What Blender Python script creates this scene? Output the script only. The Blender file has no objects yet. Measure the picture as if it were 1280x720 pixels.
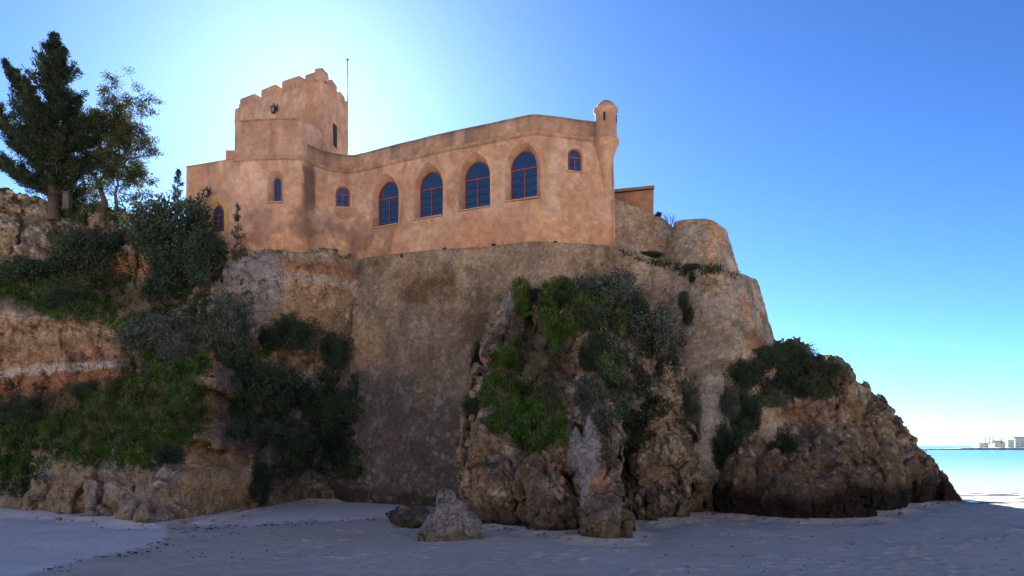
import bpy, math, random
import numpy as np
from mathutils import Vector, noise as mnoise
from mathutils.bvhtree import BVHTree
from mathutils.geometry import delaunay_2d_cdt

random.seed(7); rng = np.random.default_rng(7)
SC = bpy.context.scene
COL = SC.collection

# ------------------------------------------------------------------ camera, sky, sun, exposure
FPX, HZ, CX, EYE = 900.0, 557.0, 640.0, 3.6        # focal length and horizon in photo pixels, eye above the sand at the fort
cam_d = bpy.data.cameras.new('camera'); cam = bpy.data.objects.new('camera', cam_d); COL.objects.link(cam)
cam.location = (0, 0, EYE); cam.rotation_euler = (math.radians(90), 0, 0)
cam_d.lens = 36 * FPX / 1280; cam_d.sensor_width = 36; cam_d.shift_y = (HZ - 360) / 1280
cam_d.clip_start = 0.1; cam_d.clip_end = 20000
SC.camera = cam
SUNV = Vector((388 - CX, FPX, HZ - 104)).normalized()
SUN_EL = math.asin(SUNV.z); SUN_AZ = math.atan2(SUNV.x, SUNV.y)
world = bpy.data.worlds.new('World'); SC.world = world; world.use_nodes = True
wn = world.node_tree; wn.nodes.clear()
sky = wn.nodes.new('ShaderNodeTexSky'); sky.sky_type = 'NISHITA'; sky.sun_disc = False
sky.sun_elevation = SUN_EL; sky.sun_rotation = SUN_AZ
sky.air_density = 0.7; sky.dust_density = 0.22; sky.ozone_density = 3.0; sky.altitude = 0
tnt = wn.nodes.new('ShaderNodeVectorMath'); tnt.operation = 'MULTIPLY'; tnt.inputs[1].default_value = (.96, 1.30, 1.56)
sc3 = wn.nodes.new('ShaderNodeVectorMath'); sc3.operation = 'SCALE'; sc3.inputs['Scale'].default_value = 1 / 3
gm = wn.nodes.new('ShaderNodeGamma'); gm.inputs[1].default_value = 1.4
bg = wn.nodes.new('ShaderNodeBackground'); bg.inputs['Strength'].default_value = 0.0875
wo = wn.nodes.new('ShaderNodeOutputWorld')
wn.links.new(sky.outputs[0], sc3.inputs[0]); wn.links.new(sc3.outputs[0], gm.inputs[0]); wn.links.new(gm.outputs[0], tnt.inputs[0]); wn.links.new(tnt.outputs[0], bg.inputs[0]); wn.links.new(bg.outputs[0], wo.inputs[0])
sl = bpy.data.lights.new('sun', 'SUN'); sl.energy = 5.0; sl.angle = math.radians(0.53); sl.color = (1.0, 0.93, 0.82)
so = bpy.data.objects.new('sun', sl); COL.objects.link(so); so.rotation_euler = SUNV.to_track_quat('Z', 'Y').to_euler()
SC.view_settings.view_transform = 'Standard'; SC.view_settings.look = 'None'
SC.view_settings.exposure = 2.03; SC.view_settings.gamma = 1.0; SC.view_settings.use_curve_mapping = False
SC.render.engine = 'CYCLES'
SC.cycles.use_denoising = True; SC.cycles.max_bounces = 6; SC.cycles.diffuse_bounces = 4; SC.cycles.transparent_max_bounces = 8

# ------------------------------------------------------------------ helpers
def P(px, py, D):
    return np.array(((px - CX) / FPX * D, D, EYE + (HZ - py) / FPX * D))
def PX(v):
    v = np.asarray(v); return CX + FPX * v[..., 0] / v[..., 1], HZ - FPX * (v[..., 2] - EYE) / v[..., 1]

def tag(o, label=None, cat=None, group=None, kind=None):
    if label: o['label'] = label
    if cat: o['category'] = cat
    if group: o['group'] = group
    if kind: o['kind'] = kind
    return o
def empty(name, loc, label, cat, group=None, rz=0):
    o = bpy.data.objects.new(name, None); COL.objects.link(o); o.location = loc; o.rotation_euler.z = rz
    o.empty_display_size = 0.2
    return tag(o, label, cat, group)

def mesh_np(name, V, F, mat, parent=None, smooth=True, colors=None, offset=None):
    """V (n,3), F (m,k) arrays or list of tuples; V in world space; offset = parent location subtracted"""
    V = np.asarray(V, dtype=np.float32)
    if offset is not None: V = V - np.asarray(offset, dtype=np.float32)
    me = bpy.data.meshes.new(name)
    if isinstance(F, np.ndarray):
        k = F.shape[1]; m = F.shape[0]
        me.vertices.add(len(V)); me.vertices.foreach_set('co', V.ravel())
        me.loops.add(m * k); me.loops.foreach_set('vertex_index', F.astype(np.int32).ravel())
        me.polygons.add(m); me.polygons.foreach_set('loop_start', np.arange(0, m * k, k, dtype=np.int32))
        me.update(calc_edges=True)
    else:
        me.from_pydata(V.tolist(), [], [tuple(int(i) for i in f) for f in F]); me.update()
    me.polygons.foreach_set('use_smooth', np.full(len(me.polygons), smooth))
    if colors is not None:
        a = me.color_attributes.new('tint', 'FLOAT_COLOR', 'POINT')
        c = np.ones((len(V), 4), dtype=np.float32); c[:, :3] = np.clip(colors, 0, 1)
        a.data.foreach_set('color', c.ravel())
    me.materials.append(mat)
    o = bpy.data.objects.new(name, me); COL.objects.link(o)
    if parent is not None: o.parent = parent
    return o

class MB:
    """collects simple shapes, then links them as one mesh"""
    def __init__(s): s.V = []; s.F = []
    def add(s, V, F):
        b = len(s.V); s.V += [tuple(v) for v in V]; s.F += [tuple(i + b for i in f) for f in F]
    def box(s, c, size, ax=None, ay=None, az=None):
        ax = Vector(ax or (1, 0, 0)); ay = Vector(ay or (0, 1, 0)); az = Vector(az or (0, 0, 1)); c = Vector(c)
        V = [c + ax * (i * size[0] / 2) + ay * (j * size[1] / 2) + az * (k * size[2] / 2) for i in (-1, 1) for j in (-1, 1) for k in (-1, 1)]
        s.add(V, [(0, 1, 3, 2), (4, 6, 7, 5), (0, 4, 5, 1), (2, 3, 7, 6), (0, 2, 6, 4), (1, 5, 7, 3)])
    def tube(s, pts, rads, n=8, cap=True):
        pts = [Vector(p) for p in pts]; b = len(s.V)
        for i, p in enumerate(pts):
            d = (pts[min(i + 1, len(pts) - 1)] - pts[max(i - 1, 0)]).normalized()
            u = d.cross(Vector((0.13, 0.97, 0.2))).normalized() if abs(d.dot(Vector((0.13, 0.97, 0.2)).normalized())) < .95 else d.cross(Vector((1, 0, 0))).normalized()
            w = d.cross(u)
            for k in range(n):
                a = 2 * math.pi * k / n; s.V.append(tuple(p + (u * math.cos(a) + w * math.sin(a)) * rads[i]))
        for i in range(len(pts) - 1):
            for k in range(n):
                s.F.append((b + i * n + k, b + i * n + (k + 1) % n, b + (i + 1) * n + (k + 1) % n, b + (i + 1) * n + k))
        if cap:
            s.F.append(tuple(b + k for k in range(n))[::-1]); s.F.append(tuple(b + (len(pts) - 1) * n + k for k in range(n)))
    def lathe(s, c, prof, n=28, a0=0, a1=2 * math.pi):
        b = len(s.V); c = Vector(c)
        for r, z in prof:
            for k in range(n):
                a = a0 + (a1 - a0) * k / n; s.V.append((c.x + r * math.cos(a), c.y + r * math.sin(a), c.z + z))
        for i in range(len(prof) - 1):
            for k in range(n):
                s.F.append((b + i * n + k, b + i * n + (k + 1) % n, b + (i + 1) * n + (k + 1) % n, b + (i + 1) * n + k))
    def build(s, name, mat, parent=None, smooth=False, offset=None, colors=None):
        return mesh_np(name, s.V, s.F, mat, parent, smooth, colors=colors, offset=offset)

# numpy noise ---------------------------------------------------------------
def _h(ix, iy, iz, seed):
    h = (ix.astype(np.uint32) * np.uint32(374761393)) ^ (iy.astype(np.uint32) * np.uint32(668265263)) ^ (iz.astype(np.uint32) * np.uint32(2147483647 - 1274126177 % 2147483647)) ^ np.uint32((seed * 2654435761) & 0xffffffff)
    h = (h ^ (h >> np.uint32(13))) * np.uint32(1274126177); h = (h ^ (h >> np.uint32(16))) * np.uint32(2246822519)
    return (h ^ (h >> np.uint32(13)))
def vnoise(p, seed=0):
    """value noise in [-1,1]; p (n,3)"""
    with np.errstate(over='ignore'):
        p = np.asarray(p, dtype=np.float64) + 1000.37; i = np.floor(p); f = p - i; i = i.astype(np.int64); f = f * f * (3 - 2 * f)
        r = 0
        for dx in (0, 1):
            wx = f[:, 0] if dx else 1 - f[:, 0]
            for dy in (0, 1):
                wy = f[:, 1] if dy else 1 - f[:, 1]
                for dz in (0, 1):
                    wz = f[:, 2] if dz else 1 - f[:, 2]
                    r = r + wx * wy * wz * (_h(i[:, 0] + dx, i[:, 1] + dy, i[:, 2] + dz, seed) / 4294967295.0)
    return r * 2 - 1
ROT = np.array([[.8, .6, 0], [-.48, .64, .6], [.36, -.48, .8]])
def fbm(p, oct=4, seed=0, gain=.5, lac=2.03, ridged=False):
    p = np.asarray(p, dtype=np.float64); r = np.zeros(len(p)); a = 1.0; s = 0
    for k in range(oct):
        n = vnoise(p, seed + k * 17)
        if ridged: n = 1 - 2 * np.abs(n)
        r += a * n; s += a; a *= gain; p = (p @ ROT.T) * lac + 3.1
    return r / s
def worley(p, seed=0):
    """F1, F2-F1 and cell id"""
    with np.errstate(over='ignore'):
        p = np.asarray(p) + 500.0; i = np.floor(p).astype(np.int64); f1 = np.full(len(p), 9.); f2 = np.full(len(p), 9.); idd = np.zeros(len(p))
        for dx in (-1, 0, 1):
            for dy in (-1, 0, 1):
                for dz in (-1, 0, 1):
                    c = i + (dx, dy, dz); h = _h(c[:, 0], c[:, 1], c[:, 2], seed)
                    o = np.stack([(h & 1023) / 1023., ((h >> 10) & 1023) / 1023., ((h >> 20) & 1023) / 1023.], 1)
                    d = np.sqrt(((c + o - p) ** 2).sum(1)); new = d < f1
                    f2 = np.where(new, f1, np.minimum(f2, d)); idd = np.where(new, (h & 1023) / 1023., idd); f1 = np.where(new, d, f1)
    return f1, f2 - f1, idd
def facets(p, seed=0):
    """broken-rock facets: a randomly tilted plane in every cell; returns tilt (m in cell units) and distance to the crack"""
    with np.errstate(over='ignore'):
        p = np.asarray(p) + 500.0; i = np.floor(p).astype(np.int64); n = len(p); f1 = np.full(n, 9.); f2 = np.full(n, 9.); best = np.zeros((n, 3)); hb = np.zeros(n, np.uint32)
        for dx in (-1, 0, 1):
            for dy in (-1, 0, 1):
                for dz in (-1, 0, 1):
                    c = i + (dx, dy, dz); h = _h(c[:, 0], c[:, 1], c[:, 2], seed)
                    o = np.stack([(h & 1023) / 1023., ((h >> 10) & 1023) / 1023., ((h >> 20) & 1023) / 1023.], 1)
                    v = c + o - p; d = np.sqrt((v ** 2).sum(1)); new = d < f1
                    f2 = np.where(new, f1, np.minimum(f2, d)); best[new] = v[new]; hb = np.where(new, h, hb); f1 = np.where(new, d, f1)
        h2 = (hb * np.uint32(2246822519)) ^ (hb >> np.uint32(7))
        g = np.stack([(h2 & 1023) / 511.5 - 1, ((h2 >> 10) & 1023) / 511.5 - 1, ((h2 >> 20) & 1023) / 511.5 - 1], 1)
        return (best * g).sum(1) + .35 * ((hb & 255) / 127.5 - 1), f2 - f1
def sstep(a, b, x):
    t = np.clip((x - a) / (b - a), 0, 1); return t * t * (3 - 2 * t)
def mix(a, b, t):
    return np.asarray(a) * (1 - t[:, None]) + np.asarray(b) * t[:, None]

# surface nets ---------------------------------------------------------------
def surface_nets(g, org, h):
    s = g < 0; nx, ny, nz = g.shape
    cnt = np.zeros((nx - 1, ny - 1, nz - 1), np.int8); pos = np.zeros((nx - 1, ny - 1, nz - 1, 3), np.float32)
    sl_ = lambda d, n: slice(d, n - 1 + d)
    corners = [(a, b, c) for a in (0, 1) for b in (0, 1) for c in (0, 1)]
    sub = {c: g[sl_(c[0], nx), sl_(c[1], ny), sl_(c[2], nz)] for c in corners}
    for a in corners:
        for ax in range(3):
            if a[ax] == 0:
                b = list(a); b[ax] = 1; b = tuple(b)
                ga, gb = sub[a], sub[b]; cr = (ga < 0) != (gb < 0)
                idx = np.nonzero(cr); t = ga[idx] / (ga[idx] - gb[idx])
                q = np.tile(np.array(a, np.float32), (len(t), 1)); q[:, ax] = t
                pos[idx] += q; cnt[idx] += 1
    act = cnt > 0; ids = np.full(cnt.shape, -1, np.int64); ids[act] = np.arange(act.sum())
    ii = np.argwhere(act); V = (ii + pos[act] / cnt[act][:, None]) * h + org
    Fs = []
    for ax in range(3):
        u, v = (ax + 1) % 3, (ax + 2) % 3
        s0 = [slice(None)] * 3; s1 = [slice(None)] * 3; s0[ax] = slice(0, -1); s1[ax] = slice(1, None)
        A = s[tuple(s0)]; B = s[tuple(s1)]; cr = np.argwhere(A != B)
        ok = (cr[:, u] > 0) & (cr[:, v] > 0) & (cr[:, u] < g.shape[u] - 1) & (cr[:, v] < g.shape[v] - 1) & (cr[:, ax] < g.shape[ax] - 1)
        cr = cr[ok]; flip = A[tuple(cr.T)]
        q = []
        for du, dv in ((-1, -1), (0, -1), (0, 0), (-1, 0)):
            c = cr.copy(); c[:, u] += du; c[:, v] += dv; q.append(ids[tuple(c.T)])
        q = np.stack(q, 1); q[~flip] = q[~flip][:, ::-1]; Fs.append(q)
    return V, np.concatenate(Fs)

def grid_eval(lo, hi, h, base, detail, band):
    ax = [np.arange(lo[k], hi[k] + h, h) for k in range(3)]
    g = base(ax[0][:, None, None], ax[1][None, :, None], ax[2][None, None, :]).astype(np.float32)
    for fn, bd in zip(detail, (band, .5 * band)):
        m = np.abs(g) < bd; idx = np.nonzero(m)
        p = np.stack([ax[0][idx[0]], ax[1][idx[1]], ax[2][idx[2]]], 1); g[m] += fn(p)
    return surface_nets(g, np.array([a[0] for a in ax]), h)

def cones_sdf(cones, k=0.7):
    def f(x, y, z):
        d = None
        for a, b, ra, rb in cones:
            ab = b - a; L = (ab ** 2).sum() + 1e-9
            t = np.clip(((x - a[0]) * ab[0] + (y - a[1]) * ab[1] + (z - a[2]) * ab[2]) / L, 0, 1)
            e = np.sqrt((x - a[0] - t * ab[0]) ** 2 + (y - a[1] - t * ab[1]) ** 2 + (z - a[2] - t * ab[2]) ** 2) - (ra + t * (rb - ra))
            if d is None: d = e
            else:
                hh = np.clip(.5 + .5 * (d - e) / k, 0, 1); d = d * (1 - hh) + e * hh - k * hh * (1 - hh)
        return d
    return f

# materials -----------------------------------------------------------------
def nt(name):
    m = bpy.data.materials.new(name); m.use_nodes = True; t = m.node_tree; t.nodes.clear()
    out = t.nodes.new('ShaderNodeOutputMaterial'); b = t.nodes.new('ShaderNodeBsdfPrincipled'); t.links.new(b.outputs[0], out.inputs[0])
    return m, t, b
def N(t, typ, **kw):
    n = t.nodes.new(typ)
    for k, v in kw.items():
        if k in n.inputs: n.inputs[k].default_value = v
        else: setattr(n, k, v)
    return n
def surf(name, base=None, rough=.9, amp=.35, scales=((0.6, 5), (6, 6)), bump=((3., .10), (18., .03)), cells=None, cracks=None, spec=.25, warm=None):
    """base None: read the 'tint' attribute.  multiplies colour by noise; bump from noises of given scale / height (m)"""
    m, t, b = nt(name); L = t.links.new
    pos = N(t, 'ShaderNodeNewGeometry')
    if base is None:
        c = N(t, 'ShaderNodeVertexColor', layer_name='tint').outputs['Color']
    else:
        r = N(t, 'ShaderNodeRGB'); r.outputs[0].default_value = (*base, 1); c = r.outputs[0]
    for i, (s, det) in enumerate(scales):
        n = N(t, 'ShaderNodeTexNoise', Scale=s, Detail=float(det), Roughness=.62); L(pos.outputs['Position'], n.inputs['Vector'])
        mr = N(t, 'ShaderNodeMapRange'); mr.inputs['From Min'].default_value = .3; mr.inputs['From Max'].default_value = .7
        mr.inputs['To Min'].default_value = 1 - amp; mr.inputs['To Max'].default_value = 1 + amp; L(n.outputs['Fac'], mr.inputs['Value'])
        mx = N(t, 'ShaderNodeVectorMath', operation='SCALE'); L(c, mx.inputs[0]); L(mr.outputs[0], mx.inputs['Scale']); c = mx.outputs[0]
    h = None
    def addh(o, k):
        nonlocal h
        mu = N(t, 'ShaderNodeMath', operation='MULTIPLY'); L(o, mu.inputs[0]); mu.inputs[1].default_value = k
        if h is None: h = mu.outputs[0]
        else:
            ad = N(t, 'ShaderNodeMath', operation='ADD'); L(h, ad.inputs[0]); L(mu.outputs[0], ad.inputs[1]); h = ad.outputs[0]
    if cells:
        sc, light, camp, hk = cells
        wn_ = N(t, 'ShaderNodeTexNoise', Scale=sc * .8, Detail=3.); L(pos.outputs['Position'], wn_.inputs['Vector'])
        ad = N(t, 'ShaderNodeVectorMath', operation='MULTIPLY_ADD'); L(wn_.outputs['Color'], ad.inputs[0]); ad.inputs[1].default_value = (.5 / sc * 1.6,) * 3; L(pos.outputs['Position'], ad.inputs[2])
        vo = N(t, 'ShaderNodeTexVoronoi', Scale=sc); L(ad.outputs[0], vo.inputs['Vector'])
        sx = N(t, 'ShaderNodeSeparateColor'); L(vo.outputs['Color'], sx.inputs[0])
        cr = N(t, 'ShaderNodeMapRange'); cr.inputs['From Min'].default_value = .55; cr.inputs['From Max'].default_value = .95
        cr.inputs['To Min'].default_value = 0; cr.inputs['To Max'].default_value = camp; L(sx.outputs[0], cr.inputs['Value'])
        pm = N(t, 'ShaderNodeTexNoise', Scale=.5, Detail=4.); L(pos.outputs['Position'], pm.inputs['Vector'])
        pr = N(t, 'ShaderNodeMapRange'); pr.inputs['From Min'].default_value = .42; pr.inputs['From Max'].default_value = .6; L(pm.outputs['Fac'], pr.inputs['Value'])
        mm = N(t, 'ShaderNodeMath', operation='MULTIPLY'); L(cr.outputs[0], mm.inputs[0]); L(pr.outputs[0], mm.inputs[1])
        mc = N(t, 'ShaderNodeMix', data_type='RGBA'); L(mm.outputs[0], mc.inputs[0]); L(c, mc.inputs[6]); mc.inputs[7].default_value = (*light, 1); c = mc.outputs[2]
        ve = N(t, 'ShaderNodeTexVoronoi', feature='DISTANCE_TO_EDGE', Scale=sc); L(ad.outputs[0], ve.inputs['Vector'])
        er = N(t, 'ShaderNodeMapRange'); er.inputs['From Max'].default_value = .12; er.inputs['To Min'].default_value = .74; L(ve.outputs['Distance'], er.inputs['Value'])
        sc2 = N(t, 'ShaderNodeVectorMath', operation='SCALE'); L(c, sc2.inputs[0]); L(er.outputs[0], sc2.inputs['Scale']); c = sc2.outputs[0]
        addh(er.outputs[0], hk)
    if cracks:
        for csc, wid, dark in cracks:
            wn2 = N(t, 'ShaderNodeTexNoise', Scale=csc * 1.7, Detail=5.); L(pos.outputs['Position'], wn2.inputs['Vector'])
            ad2 = N(t, 'ShaderNodeVectorMath', operation='MULTIPLY_ADD'); L(wn2.outputs['Color'], ad2.inputs[0]); ad2.inputs[1].default_value = (1.1 / csc,) * 3; L(pos.outputs['Position'], ad2.inputs[2])
            v2 = N(t, 'ShaderNodeTexVoronoi', feature='DISTANCE_TO_EDGE', Scale=csc); L(ad2.outputs[0], v2.inputs['Vector'])
            m2 = N(t, 'ShaderNodeMapRange'); m2.inputs['From Max'].default_value = wid; m2.inputs['To Min'].default_value = dark; L(v2.outputs['Distance'], m2.inputs['Value'])
            s2 = N(t, 'ShaderNodeVectorMath', operation='SCALE'); L(c, s2.inputs[0]); 
            pn = N(t, 'ShaderNodeTexNoise', Scale=csc * .6, Detail=3.); L(pos.outputs['Position'], pn.inputs['Vector']); pq = N(t, 'ShaderNodeMapRange'); pq.inputs['From Min'].default_value = .42; pq.inputs['From Max'].default_value = .58; L(pn.outputs['Fac'], pq.inputs['Value'])
            mxx = N(t, 'ShaderNodeMath', operation='MAXIMUM'); L(m2.outputs[0], mxx.inputs[0]); L(pq.outputs[0], mxx.inputs[1]); L(mxx.outputs[0], s2.inputs['Scale']); c = s2.outputs[0]
            if dark < .6: addh(m2.outputs[0], .05)
    L(c, b.inputs['Base Color'])
    for s, k in bump:
        n = N(t, 'ShaderNodeTexNoise', Scale=s, Detail=7., Roughness=.65); L(pos.outputs['Position'], n.inputs['Vector']); addh(n.outputs['Fac'], k)
    if h is not None:
        bp = N(t, 'ShaderNodeBump', Strength=1.0, Distance=1.0); L(h, bp.inputs['Height']); L(bp.outputs[0], b.inputs['Normal'])
    b.inputs['Roughness'].default_value = rough; b.inputs['Specular IOR Level'].default_value = spec
    return m
def plain(name, c, rough=.6, metal=0, spec=.5):
    m, t, b = nt(name); L = t.links.new
    n = N(t, 'ShaderNodeTexNoise', Scale=9., Detail=5.); g = N(t, 'ShaderNodeNewGeometry'); L(g.outputs['Position'], n.inputs['Vector'])
    mx = N(t, 'ShaderNodeMix', data_type='RGBA'); L(n.outputs['Fac'], mx.inputs[0]); mx.inputs[6].default_value = (*[v * .7 for v in c], 1); mx.inputs[7].default_value = (*[v * 1.3 for v in c], 1)
    L(mx.outputs[2], b.inputs['Base Color']); b.inputs['Roughness'].default_value = rough; b.inputs['Metallic'].default_value = metal; b.inputs['Specular IOR Level'].default_value = spec
    return m
def leafmat(name, c1, c2, trans=.3):
    m = bpy.data.materials.new(name); m.use_nodes = True; t = m.node_tree; t.nodes.clear(); L = t.links.new
    out = N(t, 'ShaderNodeOutputMaterial'); g = N(t, 'ShaderNodeNewGeometry')
    mx = N(t, 'ShaderNodeMix', data_type='RGBA'); L(g.outputs['Random Per Island'], mx.inputs[0]); mx.inputs[6].default_value = (*c1, 1); mx.inputs[7].default_value = (*c2, 1)
    n = N(t, 'ShaderNodeTexNoise', Scale=1.3, Detail=3.); L(g.outputs['Position'], n.inputs['Vector'])
    mr = N(t, 'ShaderNodeMapRange'); mr.inputs['From Min'].default_value = .35; mr.inputs['From Max'].default_value = .65; mr.inputs['To Min'].default_value = .55; mr.inputs['To Max'].default_value = 1.45; L(n.outputs['Fac'], mr.inputs['Value'])
    sc = N(t, 'ShaderNodeVectorMath', operation='SCALE'); L(mx.outputs[2], sc.inputs[0]); L(mr.outputs[0], sc.inputs['Scale'])
    d = N(t, 'ShaderNodeBsdfPrincipled'); d.inputs['Roughness'].default_value = .75; d.inputs['Specular IOR Level'].default_value = .15; L(sc.outputs[0], d.inputs['Base Color'])
    tr = N(t, 'ShaderNodeBsdfTranslucent'); L(sc.outputs[0], tr.inputs['Color'])
    ms = N(t, 'ShaderNodeMixShader'); ms.inputs[0].default_value = trans; L(d.outputs[0], ms.inputs[1]); L(tr.outputs[0], ms.inputs[2]); L(ms.outputs[0], out.inputs[0])
    return m

M = {}
M['plaster'] = surf('old_orange_plaster', None, .92, .19, ((.5, 7), (2.4, 10), (13, 8)), cracks=((.35, .006, .7),), bump=((1.6, .1), (9., .03), (40., .01)))
M['wallstone'] = surf('rubble_wall', None, .95, .26, ((.5, 7), (4.5, 10)), ((2.5, .12), (12., .06), (30., .02)), cells=(3.3, (.47, .42, .35), .4, .04), cracks=((2.2, .05, .62),))
M['rock'] = surf('cliff_rock', None, .95, .34, ((1.3, 10), (6., 12), (22., 8)), ((3., .20), (9., .14), (28., .06)), cracks=((1.0, .04, .42), (3.0, .045, .6)))
M['sand'] = surf('beach_sand', None, .95, .10, ((.25, 4), (3., 6), (60., 3)), ((1.2, .06), (7., .025), (45., .006)))
M['glass'] = plain('window_glass', (.02, .05, .115), .08, 0, .9)
_m = M['glass'].node_tree; _b = [n for n in _m.nodes if n.type == 'BSDF_PRINCIPLED'][0]; _n = N(_m, 'ShaderNodeTexNoise', Scale=1.6, Detail=3.); _g = N(_m, 'ShaderNodeNewGeometry'); _p = N(_m, 'ShaderNodeBump', Strength=.5, Distance=.08)
_m.links.new(_g.outputs['Position'], _n.inputs['Vector']); _m.links.new(_n.outputs['Fac'], _p.inputs['Height']); _m.links.new(_p.outputs[0], _b.inputs['Normal'])
M['redwood'] = plain('red_painted_wood', (.23, .045, .035), .5)
M['stoneframe'] = surf('cut_stone', (.50, .33, .20), .9, .15)
M['iron'] = plain('black_iron', (.02, .02, .022), .5, .3)
M['lampglass'] = plain('lamp_glass', (.05, .08, .12), .15, 0, .8)
M['hole'] = plain('drain_shadow_pipe', (.02, .017, .015), .9)
M['bark'] = surf('bark', (.10, .075, .055), .95, .3)
M['twig'] = plain('twig', (.12, .09, .07), .9)
M['leaf_dark'] = leafmat('conifer_leaf', (.018, .034, .022), (.05, .07, .035), .15)
M['leaf_olive'] = leafmat('olive_leaf', (.04, .06, .03), (.10, .12, .05), .3)
M['leaf_bush'] = leafmat('bush_leaf', (0.029, 0.055, 0.036), (0.072, 0.098, 0.058), .2)
M['leaf_grey'] = leafmat('greygreen_leaf', (0.052, 0.072, 0.058), (0.130, 0.156, 0.130), .2)
M['leaf_ivy'] = leafmat('ivy_leaf', (0.021, 0.044, 0.031), (0.065, 0.098, 0.055), .2)
M['grass'] = leafmat('grass_blade', (0.039, 0.104, 0.021), (0.098, 0.182, 0.039), .3)
M['dry'] = leafmat('dry_plant', (.12, .09, .05), (.22, .18, .10), .3)

# ------------------------------------------------------------------ the ground: sand, sea
def sand_h(x, y):
    slope = np.interp(y, [-300, 0, 20, 44, 47.5, 52, 70, 400], [2.6, 1.75, 0.02, 0.0, -.06, -.5, -1.6, -6])
    left = sstep(12, 2, x)                       # under the cliffs the ground stays level
    return slope * (1 - left) + np.where(y > 44, 0, slope) * left
def sand_region(px, py):
    """1 where the pale dry sand lies"""
    n = 8 * fbm(np.stack([px * .012, py * .04, px * 0], 1), 3, 5)
    edge = np.interp(px, [-400, 0, 60, 120, 170, 208, 209], [760, 728, 712, 697, 688, 676, 600])
    a = sstep(3, -3, py - edge + n) * (px < 215 + n) * sstep(214, 204, px + n)
    b = sstep(3, -3, py - np.interp(px, [240, 300, 400, 480, 520], [655, 658, 652, 648, 630]) + n * .6) * sstep(236, 250, px) * sstep(520, 490, px)
    return np.maximum(a, b)
xs = np.concatenate([[-900, -400, -200, -100, -70], np.arange(-48, 52, .14), [60, 80, 120, 200, 400, 900]])
ys = np.concatenate([[-900, -400, -200, -120, -80, -50, -30, -15, -5, 0, 5, 10, 14], np.arange(16, 50, .12), np.arange(50, 72, 1.5), [90, 130, 200]])
X, Y = np.meshgrid(xs, ys, indexing='ij'); q = np.stack([X.ravel(), Y.ravel(), 0 * X.ravel()], 1)
near = (q[:, 1] > 15) & (q[:, 1] < 50) & (np.abs(q[:, 0]) < 50)
z = sand_h(q[:, 0], q[:, 1])
z += np.where(near, .07 * fbm(q * .35, 3, 3) + .03 * fbm(q * np.array([1.1, 2.4, 1]), 4, 9) * .7, 0)
# footprints: dents with a small raised rim, walked in a few lines
tracks = []
for (x0, y0, x1, y1, n_) in ((6.5, 18.5, 15, 26, 15), (9, 19, 24, 33, 26), (12, 18, 14.5, 29, 16), (3, 20, 9, 22, 10), (15, 20, 22, 28, 14), (18, 27, 27, 36, 18), (-10, 22, -3, 24, 11), (24, 30, 20, 42, 14), (-2, 21, 3, 24.5, 9), (20, 26, 26, 30, 12)):
    for k in range(n_):
        u = k / (n_ - 1); dx, dy = x1 - x0, y1 - y0; l = math.hypot(dx, dy)
        side = .13 * (1 if k % 2 else -1)
        tracks.append((x0 + dx * u - dy / l * side + rng.normal(0, .12), y0 + dy * u + dx / l * side + rng.normal(0, .12), math.atan2(dy, dx) + rng.normal(0, .3)))
for k in range(260): tracks.append((rng.uniform(-8, 30), rng.uniform(19, 40), rng.uniform(0, 6.3)))
for (fx, fy, fa) in tracks:
    m_ = np.nonzero(near & (np.abs(q[:, 0] - fx) < .6) & (np.abs(q[:, 1] - fy) < .6))[0]
    if len(m_) == 0: continue
    dx, dy = q[m_, 0] - fx, q[m_, 1] - fy
    u = (dx * math.cos(fa) + dy * math.sin(fa)) / .2; v = (-dx * math.sin(fa) + dy * math.cos(fa)) / .13; r = np.sqrt(u * u + v * v)
    z[m_] += -.11 * np.exp(-(r ** 2)) + .04 * np.exp(-((r - 1.7) ** 2) * 3)
V = q.copy(); V[:, 2] = z
nX, nY = X.shape; a = np.arange(nX * nY).reshape(nX, nY)
F = np.stack([a[:-1, :-1], a[1:, :-1], a[1:, 1:], a[:-1, 1:]], -1).reshape(-1, 4)
vy = np.maximum(V[:, 1], 2.); px, py = PX(np.stack([V[:, 0], vy, V[:, 2]], 1))
dryness = sand_region(px, py) * near
col = mix((.57, .515, .405), (.76, .745, .65), dryness)
far_ = sstep(6, -12, V[:, 1]); col = mix(col, (.50, .42, .32), far_)
wet = sstep(43.5, 46.5, V[:, 1]) * (V[:, 0] > 8); col = mix(col, (.17, .14, .11), wet)
sand = mesh_np('sand', V, F, M['sand'], colors=col); tag(sand, kind='structure')

m, t, b = nt('sea_water'); L = t.links.new
g = N(t, 'ShaderNodeNewGeometry'); sx = N(t, 'ShaderNodeSeparateXYZ'); L(g.outputs['Position'], sx.inputs[0])
wob = N(t, 'ShaderNodeTexNoise', Scale=.06, Detail=4.); L(g.outputs['Position'], wob.inputs['Vector'])
ma = N(t, 'ShaderNodeMath', operation='MULTIPLY_ADD'); L(wob.outputs['Fac'], ma.inputs[0]); ma.inputs[1].default_value = 14.; L(sx.outputs['Y'], ma.inputs[2])
mr = N(t, 'ShaderNodeMapRange'); mr.inputs['From Min'].default_value = 54; mr.inputs['From Max'].default_value = 260; L(ma.outputs[0], mr.inputs['Value'])
rp = N(t, 'ShaderNodeValToRGB'); L(mr.outputs[0], rp.inputs[0]); e = rp.color_ramp.elements
e[0].position = 0; e[0].color = (.50, .42, .32, 1); e[1].position = 1; e[1].color = (.09, .29, .33, 1)
for p_, c_ in ((.16, (.42, .42, .36, 1)), (.40, (.20, .37, .37, 1))):
    x_ = e.new(p_); x_.color = c_
L(rp.outputs[0], b.inputs['Base Color']); b.inputs['Roughness'].default_value = .22
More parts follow.
